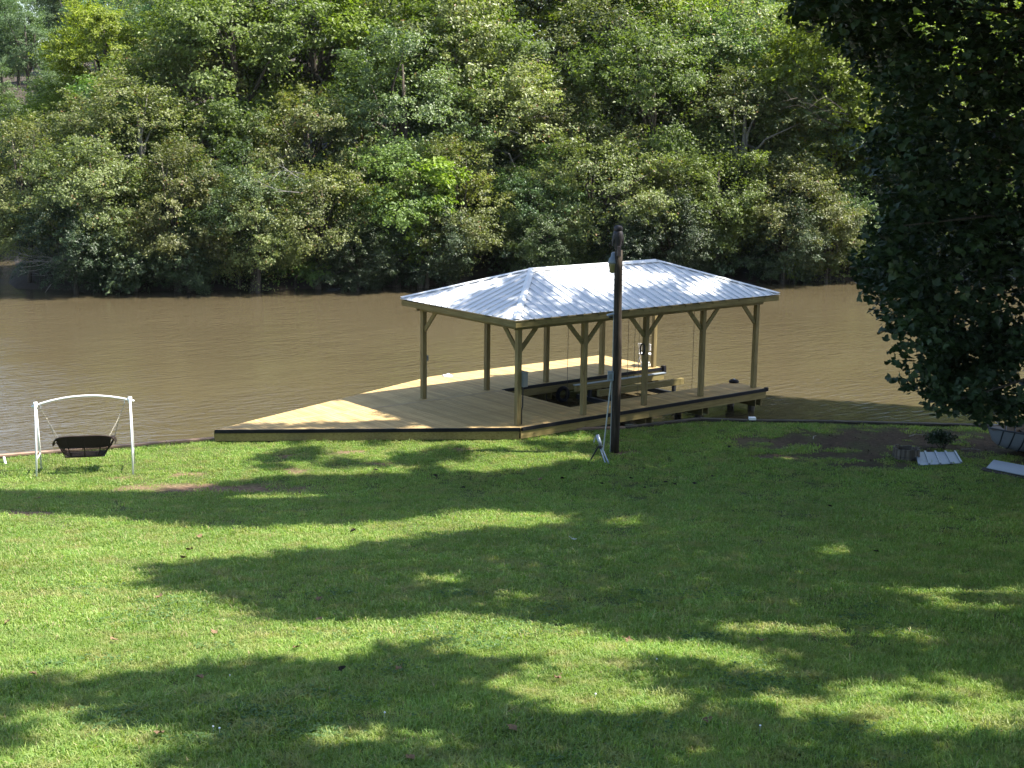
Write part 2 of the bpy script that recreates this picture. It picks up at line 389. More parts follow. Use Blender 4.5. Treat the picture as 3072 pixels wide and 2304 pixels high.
# divider boards laid along the dock, between the two fields of planks
MT['deck_x'] = wood_mat("deck pine along", (0.34, 0.225, 0.11), (0.43, 0.31, 0.155), (0.49, 0.37, 0.20), 0, 0.7, 0.1)
for a, b in ((-6.95, -3.3), (-3.29, 0.37), (0.38, 2.87)):
    MB().box((a, 4.238, -TH), (b, 4.382, 0.001)).build("divider_board", MT['deck_x'], bh)
# black bumper strips, fascias
def strip(p, q, z0, z1, t, name, mat, out):
    p, q = Vector((*p, 0)), Vector((*q, 0)); o = Vector((*out, 0)).normalized() * t
    mb = MB().hexa([p + Vector((0, 0, z0)), q + Vector((0, 0, z0)), q + o + Vector((0, 0, z0)), p + o + Vector((0, 0, z0)),
                    p + Vector((0, 0, z1)), q + Vector((0, 0, z1)), q + o + Vector((0, 0, z1)), p + o + Vector((0, 0, z1))])
    return mb.build(name, mat, bh)
TIP, CR, FR = (-7.14, 4.33), (-0.15, -0.30), (10.0, -0.30)
nL = (-0.553, -0.833)
mid = (-3.6, 4.33 + (3.52) * (-4.63 / 6.97))
strip(TIP, (mid[0] - .004, mid[1] + .003), -0.31, -0.092, 0.04, "fascia_board", MT['fascia'], nL); strip(mid, (-0.17, -0.287), -0.31, -0.092, 0.04, "fascia_board", MT['fascia'], nL)
strip((-0.14, -0.30), (4.8, -0.30), -0.31, -0.092, 0.04, "fascia_board", MT['fascia'], (0, -1)); strip((4.806, -0.30), FR, -0.31, -0.092, 0.04, "fascia_board", MT['fascia'], (0, -1))
strip(TIP, CR, -0.09, 0.006, 0.065, "bumper_strip", MT['rubber'], nL); strip((-0.10, -0.30), (10.05, -0.30), -0.09, 0.006, 0.065, "bumper_strip", MT['rubber'], (0, -1))
strip((2.9, 4.448), (10.0, 4.448), -0.09, 0.006, 0.06, "bumper_strip", MT['rubber'], (0, -1)); strip((2.9, 4.448), (10.0, 4.448), -0.33, -0.092, 0.038, "fascia_board", MT['beam'], (0, -1))
strip((2.902, 1.052), (10.0, 1.052), -0.31, -0.04, 0.038, "fascia_board", MT['beam'], (0, 1)); strip((2.902, 1.1), (2.902, 4.40), -0.33, -0.04, 0.038, "fascia_board", MT['beam_y'], (1, 0))
strip((10.0, -0.29), (10.0, 1.05), -0.31, -0.04, 0.04, "fascia_board", MT['beam_y'], (1, 0)); strip((10.0, 4.45), (10.0, 7.6), -0.31, -0.04, 0.04, "fascia_board", MT['beam_y'], (1, 0))
strip((2.36, 7.60), (10.0, 7.60), -0.31, -0.04, 0.04, "fascia_board", MT['beam'], (0, 1)); strip((-7.12, 4.36), (2.36, 7.60), -0.31, -0.04, 0.04, "fascia_board", MT['beam'], (-0.32, 0.95))
cb = MB().box((9.97, 4.33, -0.22), (10.09, 4.48, 0.06)).build("corner_bumper", MT['rubber'], bh)
cb = MB().box((9.97, -0.37, -0.09), (10.08, -0.27, 0.03)).build("corner_bumper", MT['rubber'], bh)
strip(TIP, CR, -0.02, 0.004, 0.05, "edge_trim", MT['deck_x'], (0.553, 0.833)); strip((-0.10, -0.30), (9.98, -0.30), -0.02, 0.004, 0.045, "edge_trim", MT['deck_x'], (0, 1))
# posts, pilings, cross beams, joists
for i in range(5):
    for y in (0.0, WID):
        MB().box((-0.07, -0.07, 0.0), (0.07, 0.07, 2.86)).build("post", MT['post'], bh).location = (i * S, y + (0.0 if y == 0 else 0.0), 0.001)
for i in range(5):
    for y in (0.05, 0.95, 4.75, 7.2):
        if i * S < 2.9 and 0.9 < y < 1: continue
        MB().tube([(0, 0, -3.0), (0, 0, -0.315)], [0.12, 0.11], 12).build("piling", MT['pile'], bh, True).location = (i * S, y, 0)
    for sx in (-0.15, 0.11):
        ye = 1.02 if i * S > 2.9 else 4.4
        MB().box((0, -0.24, -0.56), (0.04, ye, -0.315)).build("cross_beam", MT['beam_y'], bh).location = (i * S + sx, 0, 0)
        MB().box((0, 4.50, -0.56), (0.04, 7.4 if i else 6.4, -0.315)).build("cross_beam", MT['beam_y'], bh).location = (i * S + sx, 0, 0)
for y in (0.2, 0.65, 4.9, 5.6, 6.3, 7.0):
    x0 = {0.2: -0.6, 0.65: -1.2, 4.9: -5.0, 5.6: -3.0, 6.3: -1.0, 7.0: 1.2}[y]
    MB().box((x0, y - 0.02, -0.30), (9.96, y + 0.02, -0.04)).build("joist", MT['beam'], bh)
for y in (1.3, 2.0, 2.7, 3.4, 4.0):
    MB().box((-0.2 - 1.45 * y + 0.4, y - 0.02, -0.30), (2.88, y + 0.02, -0.04)).build("joist", MT['beam'], bh)
for x_, y_ in ((-5.6, 3.6), (-3.4, 2.3), (-1.6, 1.1), (-4.3, 4.9), (-2.0, 5.5)):
    MB().tube([(0, 0, -3.0), (0, 0, -0.31)], [0.12, 0.11], 12).build("piling", MT['pile'], bh, True).location = (x_, y_, 0)
# knee braces
def brace(p, q):
    p, q = Vector(p), Vector(q); c = (p + q) / 2; d = q - p; 
    o = MB().bar(p - c, q - c, 0.045, 0.13, up=(0, 0, 1)).build("brace", MT['beam'], bh); o.location = c
for i in range(5):
    x_ = i * S
    for sgn in (-1, 1):
        if (i == 0 and sgn < 0) or (i == 4 and sgn > 0): continue
        brace((x_ + sgn * 0.07, -0.0, 2.13), (x_ + sgn * 0.64, -0.0, 2.74))
brace((0, 0.07, 2.13), (0, 0.64, 2.74)); brace((0, WID - 0.07, 2.13), (0, WID - 0.64, 2.74))
# header beams, rafters, fascia under the eaves
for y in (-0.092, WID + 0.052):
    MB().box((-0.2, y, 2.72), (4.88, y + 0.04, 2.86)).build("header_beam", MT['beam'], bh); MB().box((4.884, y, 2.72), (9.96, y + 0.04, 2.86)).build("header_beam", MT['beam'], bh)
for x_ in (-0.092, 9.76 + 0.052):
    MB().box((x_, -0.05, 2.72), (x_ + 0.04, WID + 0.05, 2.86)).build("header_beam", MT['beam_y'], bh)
EX0, EX1, EY0, EY1 = -OV, 9.76 + OV, -OV, WID + OV
RY = WID / 2
def roof_z(d): return HE - 0.035 + RISE * d / 2.828
for k in range(17):
    x_ = 0.2 + k * 0.585
    d = min(2.828, x_ + OV, EX1 - x_)
    for sgn in (-1, 1):
        ye = RY - sgn * 2.80; yt = ye + sgn * (d - 0.03)
        a = Vector((x_, ye, roof_z(0.03) - 0.085)); b = Vector((x_, yt, roof_z(d) - 0.085)); c = (a + b) / 2
        MB().bar(a - c, b - c, 0.038, 0.13).build("rafter", MT['beam_y'], bh).location = c
for p, q, o_ in (((EX0 + .03, EY0 + .03), (EX1 - .03, EY0 + .03), (0, 1)), ((EX0 + .03, EY1 - .03), (EX1 - .03, EY1 - .03), (0, -1)), ((EX0 + .03, EY0 + .075), (EX0 + .03, EY1 - .075), (1, 0)), ((EX1 - .03, EY0 + .075), (EX1 - .03, EY1 - .075), (-1, 0))):
    strip(p, q, HE - 0.205, HE - 0.045, 0.04, "eave_board", MT['beam'] if o_[0] == 0 else MT['beam_y'], o_)
# roof sheets with raised ribs, clipped to the hips; d = distance from the eave
def roof_plane(org, ax, ay, L):
    ax, ay = Vector((*ax, 0)), Vector((*ay, 0)); org = Vector((*org, 0))
    def P(u, d, up=0.0): 
        nrm = Vector((0, 0, 1)) * up
        v = org + ax * u + ay * d; return Vector((v.x, v.y, HE + RISE * d / 2.828)) + nrm
    def dmax(u): return max(0.0, min(2.828, u, L - u))
    pw = 0.914; npan = int(math.ceil(L / pw))
    for k in range(npan):
        u0, u1 = k * pw, min((k + 1) * pw - 0.003, L)
        us = [u0] + [c_ for c_ in (2.828, L - 2.828, L / 2) if u0 < c_ < u1] + [u1]; us = sorted(us)
        pts = [(u, 0) for u in us] + [(u, dmax(u)) for u in us[::-1]]
        pl = []
        for q_ in pts:
            if not pl or (abs(q_[0] - pl[-1][0]) + abs(q_[1] - pl[-1][1])) > 1e-4: pl.append(q_)
        if abs(pl[0][0] - pl[-1][0]) + abs(pl[0][1] - pl[-1][1]) < 1e-4: pl.pop()
        nn = len(pl); mb = MB()
        mb.poly([P(u, d, 0.0) for u, d in pl] + [P(u, d, -0.006) for u, d in pl],
                [tuple(range(nn)), tuple(range(2 * nn - 1, nn - 1, -1))] + [(i + nn, (i + 1) % nn + nn, (i + 1) % nn, i) for i in range(nn)])
        for j in range(3):
            uc = u0 + 0.035 + j * 0.3048
            if uc + 0.04 > L: continue
            d1 = dmax(uc) - 0.06
            if d1 < 0.12: continue
            for (w0, w1, h) in ((0.024, 0.013, 0.036),):
                mb.hexa([P(uc - w0, -0.004, 0.001), P(uc + w0, -0.004, 0.001), P(uc + w0, d1, 0.001), P(uc - w0, d1, 0.001),
                         P(uc - w1, -0.004, h), P(uc + w1, -0.004, h), P(uc + w1, d1, h), P(uc - w1, d1, h)])
        c = P((u0 + u1) / 2, 0)
        mb.v = [tuple(Vector(v) - c) for v in mb.v]
        mb.build("roof_panel", MT['roof'], bh).location = c
roof_plane((EX0, EY0), (1, 0), (0, 1), EX1 - EX0)
roof_plane((EX1, EY1), (-1, 0), (0, -1), EX1 - EX0)
roof_plane((EX0, EY1), (0, -1), (1, 0), EY1 - EY0)
roof_plane((EX1, EY0), (0, 1), (-1, 0), EY1 - EY0)
# ridge and hip caps: folded flashing
def cap(p, q, n1_, n2_, w, name):
    p, q = Vector(p), Vector(q); c = (p + q) / 2
    up = Vector((0, 0, 0.056)); lo = Vector((0, 0, 0.041))
    a, b = Vector(n1_) * w, Vector(n2_) * w
    t = Vector((0, 0, -0.006))
    top = [p + up, q + up]; A = [p + a + lo, q + a + lo]; B_ = [p + b + lo, q + b + lo]
    vs = [top[0], top[1], A[0], A[1], B_[0], B_[1]]; vs = vs + [v + t for v in vs]
    drop = Vector((0, 0, -0.018))
    fs = [(0, 2, 3, 1), (0, 1, 5, 4), (6, 7, 9, 8), (6, 10, 11, 7), (2, 8, 9, 3), (4, 5, 11, 10), (0, 4, 10, 6), (0, 6, 8, 2), (1, 7, 11, 5), (1, 3, 9, 7)]
    mb = MB().poly([v - c for v in vs], fs)
    for s_, e_ in ((A[0], A[1]), (B_[0], B_[1])):
        mb.poly([s_ - c, e_ - c, e_ + drop - c, s_ + drop - c], [(0, 1, 2, 3), (3, 2, 1, 0)])
    mb.build(name, MT['cap'], bh).location = c
k_ = RISE / 2.828
ra, rb = (EX0 + 2.828, RY, HE + RISE), (EX1 - 2.828, RY, HE + RISE)
cap(ra, rb, (0, 1, -k_), (0, -1, -k_), 0.17, "ridge_cap")
for (cx, cy, r_) in ((EX0, EY0, ra), (EX0, EY1, ra), (EX1, EY0, rb), (EX1, EY1, rb)):
    sx = 1 if cx == EX0 else -1; sy = 1 if cy == EY0 else -1
    cap((cx, cy, HE), r_, (0.707 * sx * 1.0, -0.0, 0.0), (0, 0.707 * sy, 0.0), 0.2, "hip_cap")

# fittings fixed to the posts
t = empty("electrical_box", BW(0.09, -0.0, 1.1), BH_RZ, "grey electrical box on the near corner post of the boathouse", "electrical box")
MB().box((-0.015, -0.15, 0.0), (0.14, 0.12, 0.40)).build("cabinet", MT['greybox'], t); MB().box((-0.02, -0.165, 0.402), (0.16, 0.135, 0.425)).build("lid", MT['sheet'], t)
MB().box((0.142, -0.13, 0.03), (0.152, 0.10, 0.37)).build("door", MT['greybox'], t)
MB().tube([(0.03, -0.07, -0.005), (0.03, -0.07, -0.55), (0.005, -0.06, -0.65), (0.005, -0.06, -1.08)], 0.018, 8).build("conduit", MT['dark_steel'], t)
t = empty("outlet_box", BW(0.075, WID - 0.03, 1.18), BH_RZ, "small weatherproof outlet box on the lakeside corner post at the dock's wide end", "outlet")
MB().box((0, -0.05, 0), (0.06, 0.05, 0.16)).build("cover", MT['greybox'], t); MB().tube([(0.02, 0, -0.001), (0.02, 0, -1.17)], 0.012, 6).build("conduit", MT['pvc'], t)
# boat lift: two bunks on steel cradle beams, hung on cables from the roof frame
t = empty("boat_lift", BW(6.5, 3.0, -0.7), BH_RZ, "timber bunk boat lift hanging on cables in the empty slip", "boat lift")
L0 = Vector((6.5, 3.0, -0.7))
def lb(a, b): return tuple(Vector(a) - L0), tuple(Vector(b) - L0)
MB().box(*lb((5.26, 3.54, -0.20), (9.2, 3.66, 0.0))).build("bunk", MT['beam'], t); MB().box(*lb((5.36, 2.54, -0.21), (9.16, 2.66, -0.01))).build("bunk", MT['beam'], t)
MB().box(*lb((5.22, 3.52, 0.001), (9.3, 3.68, 0.02))).build("bunk_carpet", MT['sheet'], t)
for x_ in (5.9, 8.75):
    MB().box(*lb((x_ - 0.07, 1.25, -0.60), (x_ + 0.07, 4.2, -0.45))).build("cradle_beam", MT['dark_steel'], t)
    for y_ in (2.6, 3.6): MB().box(*lb((x_ - 0.05, y_ - 0.05, -0.45), (x_ + 0.05, y_ + 0.05, -0.21))).build("bunk_bracket", MT['dark_steel'], t)
MB().box(*lb((3.0, 1.85, -0.74), (4.6, 1.97, -0.64))).build("cradle_channel", MT['dark_steel'], t)
for x_, y_, z_ in ((4.05, 2.6, -0.66), (7.55, 3.6, 0.02), (7.85, 3.6, 0.02), (9.3, 2.3, -0.6)):
    a = Vector((x_, y_, 2.8)) - L0; b = Vector((x_, y_, z_)) - L0
    MB().tube([a, b], 0.008, 5).build("cable", MT['cable'], t)
for x_ in (5.9, 8.75):
    for y_ in (1.35, 4.1): MB().tube([Vector((x_, y_, 2.8)) - L0, Vector((x_, y_, -0.45)) - L0], 0.006, 5).build("cable", MT['cable'], t)
# tyre fender hanging in the slip
ring = [(0.21 * math.cos(a), 0, 0.21 * math.sin(a)) for a in np.linspace(0, 2 * math.pi, 20, endpoint=False)]
t = MB().tube(ring, 0.07, 10, closed=True).build("tyre", MT['rubber'], None, True); tag(t, "black tyre fender hanging on the slip side of the dock", "tyre"); t.location = BW(5.35, 4.33, -0.42); t.rotation_euler = (0, 0, BH_RZ)
# hose coil on a post
coil = []
for a in np.linspace(0, 2 * math.pi * 3, 48): coil.append((0.02 * math.sin(a * .33), 0.09 * math.cos(a), 0.17 * math.sin(a)))
t = MB().tube(coil, 0.012, 6).build("rope_coil", MT['dark_steel'], None, True); tag(t, "dark rope coil hung on the third lawn-side post of the boathouse", "rope"); t.location = BW(2 * S - 0.10, 0.03, 1.72); t.rotation_euler = (0, 0.12, BH_RZ)
# white folding chair and small box on the end of the dock
t = empty("folding_chair", BW(9.80, 5.08, 0.0), BH_RZ + 0.5, "white folding chair at the far end of the dock beside the end post", "chair")
for y_ in (-0.23, 0.23):
    MB().tube([(0.22, y_, 0), (-0.17, y_, 0.78)], 0.013, 6).build("leg", MT['white'], t); MB().tube([(-0.22, y_, 0), (0.18, y_, 0.42)], 0.013, 6).build("leg", MT['white'], t)
MB().box((-0.15, -0.22, 0.40), (0.20, 0.22, 0.425)).build("seat", MT['cloth'], t); MB().hexa([(-0.14, -0.22, 0.56), (-0.11, -0.22, 0.56), (-0.11, 0.22, 0.56), (-0.14, 0.22, 0.56), (-0.21, -0.22, 0.80), (-0.18, -0.22, 0.80), (-0.18, 0.22, 0.80), (-0.21, 0.22, 0.80)]).build("backrest", MT['cloth'], t)
t = empty("storage_box", BW(9.62, 4.92, 0.0), BH_RZ, "small cream box on the dock at the foot of the end post", "box")
MB().box((-0.13, -0.09, 0), (0.13, 0.09, 0.13)).build("body", MT['white'], t); MB().box((-0.14, -0.10, 0.131), (0.14, 0.10, 0.155)).build("lid", MT['cloth'], t)
# white rag on the dock edge
bm = bmesh.new(); bmesh.ops.create_icosphere(bm, subdivisions=2, radius=0.13)
for v in bm.verts:
    v.co.z = max(0, v.co.z) * 0.6 * (1 + 0.5 * math.sin(v.co.x * 40)); v.co.x *= 1.3 + 0.3 * math.sin(v.co.y * 31)
me = bpy.data.meshes.new("rag"); bm.to_mesh(me); bm.free()
t = link_mesh("rag", me, MT['cloth']); tag(t, "crumpled white rag on the lakeside edge of the dock", "rag"); t.location = BW(2.8, 7.3, 0.002)
t = empty("dock_cleat", BW(9.93, 1.0, 0), BH_RZ, "dark fender bump at the far corner of the narrow dock finger", "bumper")
MB().lathe([(0.16, 0.0), (0.17, 0.05), (0.13, 0.09), (0.04, 0.11)], 14).build("body", MT['rubber'], t, True); MB().lathe([(0.05, 0.112), (0.03, 0.125)], 8).build("bolt_head", MT['galv'], t)
# ------------------------------------------------------------------ utility pole and what hangs on it
PX, PY = 2.78, 36.23; PZ = float(zg(PX, PY))
t = empty("utility_pole", (PX, PY, PZ - 0.05), 0, "dark weathered timber pole standing on the lawn before the boathouse", "utility pole")
hts = np.linspace(0, 5.5, 12)
MB().tube([(0.02 * math.sin(h * .9), 0.01 * math.cos(h), h) for h in hts], [0.120 - 0.003 * h + 0.004 * math.sin(h * 3) for h in hts], 14).build("pole_shaft", MT['pole'], t, True)
for k in range(5):
    a = random.uniform(0, 6.28); MB().box((-0.004, -0.012, 0), (0.004, 0.012, random.uniform(0.5, 1.1))).build("crack", MT['dark_steel'], t).location = (0.1 * math.cos(-1.2 + 0.5 * k), 0.1 * math.sin(-1.2 + 0.5 * k), 0.6 + k * 0.8)
# owl decoy
t = empty("owl_decoy", (PX - 0.05, PY, PZ + 5.46), 0.25, "dark owl decoy perched on top of the timber pole", "owl decoy")
MB().lathe([(0.07, 0.0), (0.085, 0.05), (0.10, 0.14), (0.128, 0.25), (0.142, 0.35), (0.138, 0.42), (0.115, 0.475), (0.098, 0.495)], 18, (0, 0, 0), 1.0, 0.9).build("body", MT['owl'], t, True)
h = MB().lathe([(0.095, 0.485), (0.112, 0.52), (0.118, 0.565), (0.105, 0.605), (0.075, 0.63), (0.03, 0.64)], 18, (0.0, 0, 0), 1.0, 0.92).build("head", MT['owl'], t, True)
for sx in (-1, 1):
    MB().lathe([(0.028, 0.0), (0.02, 0.03), (0.004, 0.07)], 6).build("ear_tuft", MT['owl'], h).location = (sx * 0.075, 0.0, 0.60)
    MB().lathe([(0.026, 0.0), (0.02, 0.012), (0.008, 0.016)], 10).build("eye", MT['dark_steel'], h).location = (sx * 0.045, 0.10, 0.565)
    w = MB()
    w.lathe([(0.01, -0.18), (0.035, -0.10), (0.05, 0.02), (0.045, 0.12), (0.02, 0.19)], 10, (0, 0, 0), 0.55, 1.3)
    o = w.build("wing", MT['owl'], t, True); o.location = (sx * 0.128, 0.0, 0.27); o.rotation_euler = (0, sx * -0.12, 0)
MB().lathe([(0.016, 0.0), (0.002, 0.035)], 6).build("beak", MT['dark_steel'], h).location = (0, 0.112, 0.53)
MB().box((-0.05, -0.13, -0.16), (0.05, -0.075, 0.10)).build("tail", MT['owl'], t)
# yard lamp
t = empty("yard_lamp", (PX - 0.125, PY + 0.10, PZ + 4.84), 0, "grey dome yard lamp with yellowed refractor near the pole top", "lamp")
MB().lathe([(0.165, 0.26), (0.168, 0.275), (0.14, 0.37), (0.118, 0.40), (0.10, 0.41), (0.085, 0.52), (0.06, 0.545), (0.02, 0.55)], 20).build("housing", MT['lamp_metal'], t, True)
MB().lathe([(0.09, 0.0), (0.115, 0.01), (0.15, 0.23), (0.155, 0.258)], 20).build("refractor", MT['refractor'], t, True)
MB().bar((0.05, -0.01, 0.36), (0.17, -0.06, 0.33), 0.04, 0.05).build("bracket", MT['lamp_metal'], t)
# small floodlight
t = empty("floodlight", (PX - 0.19, PY - 0.02, PZ + 3.66), 0.2, "small pale floodlight on the pole in front of the roof eave", "floodlight")
MB().hexa([(-0.10, -0.07, 0.06), (0.08, -0.07, 0.10), (0.08, 0.07, 0.10), (-0.10, 0.07, 0.06), (-0.09, -0.06, 0.09), (0.08, -0.06, 0.13), (0.08, 0.06, 0.13), (-0.09, 0.06, 0.09)]).build("head", MT['sheet'], t)
MB().lathe([(0.055, 0.0), (0.06, 0.03), (0.03, 0.055)], 12, (-0.01, -0.02, 0)).build("lens", MT['dark_steel'], t, True); MB().bar((0.0, 0, 0.03), (0.10, 0.02, 0.02), 0.03, 0.03).build("arm", MT['dark_steel'], t)
# meter box and leaning conduit
t = empty("meter_box", (PX - 0.15, PY - 0.07, PZ + 1.98), 0.0, "pale grey box strapped to the pole at deck height", "electrical box")
MB().box((-0.09, -0.05, 0), (0.07, 0.05, 0.24)).build("cabinet", MT['sheet'], t); MB().box((-0.095, -0.06, 0.242), (0.075, 0.055, 0.256)).build("lid", MT['greybox'], t); MB().box((-0.05, -0.056, 0.05), (0.03, -0.0505, 0.18)).build("door", MT['greybox'], t)
t = MB().tube([(0.18, 0.02, 1.99), (0.16, 0.02, 1.85), (0.0, -0.02, 0.02), (0.0, -0.02, -0.1)], 0.02, 8).build("conduit", MT['pvc'], None, True); t.location = (PX - 0.31, PY - 0.08, PZ); tag(t, "grey conduit slanting from the pole's box down to the grass", "conduit")
t = MB().tube([(0, 0, 4.9), (0.005, 0, 2.5), (0, 0, -0.05)], 0.012, 6).build("ground_wire", MT['pvc'], None); t.location = (PX - 0.112, PY - 0.02, PZ); tag(t, "thin grey wire running straight down the timber pole", "wire")
# tripod stand
t = empty("tripod_stand", (2.28, 35.1, 0.40), 0, "grey steel tripod stand leaning open beside the foot of the pole", "stand")
h0, h1 = Vector((0.0 - 0.03, 0.15, 0.70)), Vector((0.06, 0.02, 0.43))
MB().tube([h0, h1], [0.045, 0.048], 12).build("head_tube", MT['galv'], t, True)
MB().tube([h1 + Vector((0, 0, 0.02)), (0.27, -0.20, 0.0)], 0.02, 8).build("leg", MT['galv'], t); MB().tube([h1 + Vector((-0.04, 0.01, 0.01)), (0.19, -0.21, 0.0)], 0.02, 8).build("leg", MT['galv'], t)
MB().tube([h1 + Vector((-0.06, 0.0, 0.0)), (-0.21, 0.12, 0.0)], 0.02, 8).build("leg", MT['dark_steel'], t); MB().tube([h1 + Vector((-0.03, 0, 0)), h1 + Vector((0.02, -0.03, -0.05))], 0.05, 10).build("collar", MT['dark_steel'], t)
MB().tube([h0 + Vector((-0.05, 0, -0.05)), h0 + Vector((-0.09, -0.02, -0.2))], 0.012, 6).build("handle", MT['galv'], t)

# ------------------------------------------------------------------ porch swing on the lawn
SW0 = Vector((-10.55, 33.5, 0.40))
sf = empty("swing_stand", SW0, 0, "white steel swing stand with arched top beam beside the water", "swing stand")
FL, BL, FRR, BRR = [Vector(p) - SW0 for p in ((-11.634, 32.82, 0.33), (-11.80, 33.674, 0.33), (-9.381, 33.254, 0.33), (-9.62, 34.25, 0.33))]
TL = (FL + BL) / 2 + Vector((0.0, 0, 1.80)); TR = (FRR + BRR) / 2 + Vector((-0.03, 0, 1.86))
for a, b in ((FL, TL), (BL, TL), (FRR, TR), (BRR, TR)):
    d = (a - b).normalized(); o = (a - TL if b is TL else a - TR); o = Vector((o.x, o.y, 0)).normalized() * 0.03
    MB().tube([b + o + Vector((0, 0, 0.05)), a + o * 0.0], 0.024, 10).build("leg", MT['white'], sf, True)
for a, b, tp in ((FL, BL, TL), (FRR, BRR, TR)):
    p = tp.lerp(a, 0.72); q = tp.lerp(b, 0.72); MB().tube([p, q], 0.016, 6).build("cross_bar", MT['white'], sf)
ax = (TR - TL); pts = []
for k in range(17):
    s_ = -0.045 + 1.09 * k / 16; pts.append(TL + ax * s_ + Vector((0, 0, 0.17 * (1 - (2 * s_ - 1) ** 2) - 0.0)))
MB().tube(pts, 0.026, 10).build("top_beam", MT['white'], sf, True)
for p in (TL, TR): MB().lathe([(0.05, -0.09), (0.055, 0.0), (0.05, 0.08)], 12).build("corner_sleeve", MT['white'], sf, True).location = p
axn = ax.normalized(); perp = Vector((-axn.y, axn.x, 0)).normalized()   # towards the lake
AX = math.atan2(axn.y, axn.x)
BC = (TL + TR) / 2 + SW0; BC.z = 0.0
sb = empty("swing_bench", (BC.x, BC.y, 0.40 + 0.42), AX, "dark brown wicker bench hanging on chains from the white swing stand", "bench")
# local: x along the bench, y towards the lake (front of the seat); seen from behind
HL = 0.57
def rail(name, pts, r=0.016, n=8): return MB().tube(pts, r, n).build(name, MT['wicker'], sb, True)
bz0, bz1 = 0.02, 0.56
def backpt(u, v):     # u -1..1, v 0..1; the back leans away from the lake at the top and curves round at the ends
    w = HL * (0.90 + 0.10 * min(1, v * 2.2) ** 0.6) + 0.10 * v; x_ = u * w; y_ = -0.20 - 0.12 * v + 0.10 * abs(u) ** 4; zz = bz0 + (bz1 - bz0) * v - 0.08 * abs(u) ** 5 * v + 0.09 * abs(u) ** 5 * (1 - v)
    return Vector((x_, y_, zz))
rail("top_rail", [backpt(u, 1) for u in np.linspace(-1, 1, 17)], 0.022)
rail("bottom_rail", [backpt(u, 0.0) for u in np.linspace(-0.97, 0.97, 13)], 0.018)
rail("mid_rail", [backpt(u, 0.43) for u in np.linspace(-0.99, 0.99, 13)], 0.014)
for u in (-0.96, -0.62, 0.0, 0.62, 0.96): rail("upright", [backpt(u, v) for v in np.linspace(0, 1, 6)], 0.014, 6)
# woven panel of the upper back: alternating strands
mb = MB()
for i in range(20):
    v0 = 0.445 + 0.55 * i / 20; v1 = v0 + 0.55 / 20 * 0.94; row = []
    us = np.linspace(-0.97, 0.97, 34)
    for j, u in enumerate(us):
        off = 0.006 * (1 if (i + j) % 2 else -1)
        row += [backpt(u, v0) + Vector((0, off, 0)), backpt(u, v1) + Vector((0, off, 0))]
    m = len(row) // 2
    mb.poly(row, [(2 * k, 2 * k + 2, 2 * k + 3, 2 * k + 1) for k in range(m - 1)])
w = mb.build("woven_back", MT['wicker'], sb); w["kind"] = "stuff"
w.modifiers.new("thick", 'SOLIDIFY').thickness = 0.006
mb = MB()   # open lattice under it
for k in range(34):
    u = -0.93 + 1.86 * k / 33
    mb.bar(backpt(u, 0.02), backpt(min(0.97, u + 0.045), 0.42), 0.007, 0.006); mb.bar(backpt(u, 0.42), backpt(min(0.97, u + 0.045), 0.02), 0.007, 0.006)
for v in (0.1, 0.18, 0.26): mb.tube([backpt(u, v) for u in np.linspace(-0.95, 0.95, 11)], 0.005, 5)
w = mb.build("lattice", MT['wicker'], sb); w["kind"] = "stuff"
# seat and rolled arms
mb = MB()
for i in range(16):
    y0 = -0.19 + 0.58 * i / 16
    mb.box((-HL + 0.13, y0, -0.005 + 0.004 * (i % 2)), (HL - 0.13, y0 + 0.020, 0.012 + 0.004 * (i % 2)))
w = mb.build("woven_seat", MT['wicker'], sb); w["kind"] = "stuff"
rail("front_rail", [(-HL + 0.1, 0.40, 0.0), (HL - 0.1, 0.40, 0.0)], 0.02)
for s_ in (-1, 1):
    rail("seat_rail", [(s_ * (HL - 0.11), -0.18, 0.01), (s_ * (HL - 0.11), 0.40, 0.0)], 0.018)
    rail("arm", [backpt(s_, 0.95), (s_ * (HL + 0.13), -0.12, 0.44), (s_ * (HL + 0.13), 0.2, 0.36), (s_ * (HL + 0.10), 0.40, 0.30), (s_ * (HL + 0.03), 0.42, 0.15), (s_ * (HL - 0.1), 0.40, 0.0)], 0.022)
    mb = MB()
    for k in range(9):      # rolled outer wing of the arm
        a0 = -0.6 + 2.6 * k / 9; a1 = a0 + 2.6 / 9
        for (ya, yb) in ((-0.24, -0.05), (-0.05, 0.15), (0.15, 0.38)):
            f_ = lambda a_, y_: Vector((s_ * (HL + 0.06 + 0.115 * math.sin(a_)), y_, 0.36 - 0.12 * (y_ + .24) + 0.115 * math.cos(a_)))
            mb.poly([f_(a0, ya), f_(a1, ya), f_(a1, yb), f_(a0, yb)], [(0, 1, 2, 3)])
    w = mb.build("arm_roll", MT['wicker'], sb); w.modifiers.new("thick", 'SOLIDIFY').thickness = 0.012
    mb = MB()
    for k in range(7):
        y_ = -0.15 + 0.5 * k / 6; mb.bar((s_ * (HL - 0.1), y_, 0.01), (s_ * (HL + 0.10), y_, 0.40 - 0.12 * (y_ + .2)), 0.012, 0.012)
    w = mb.build("arm_spindles", MT['wicker'], sb)
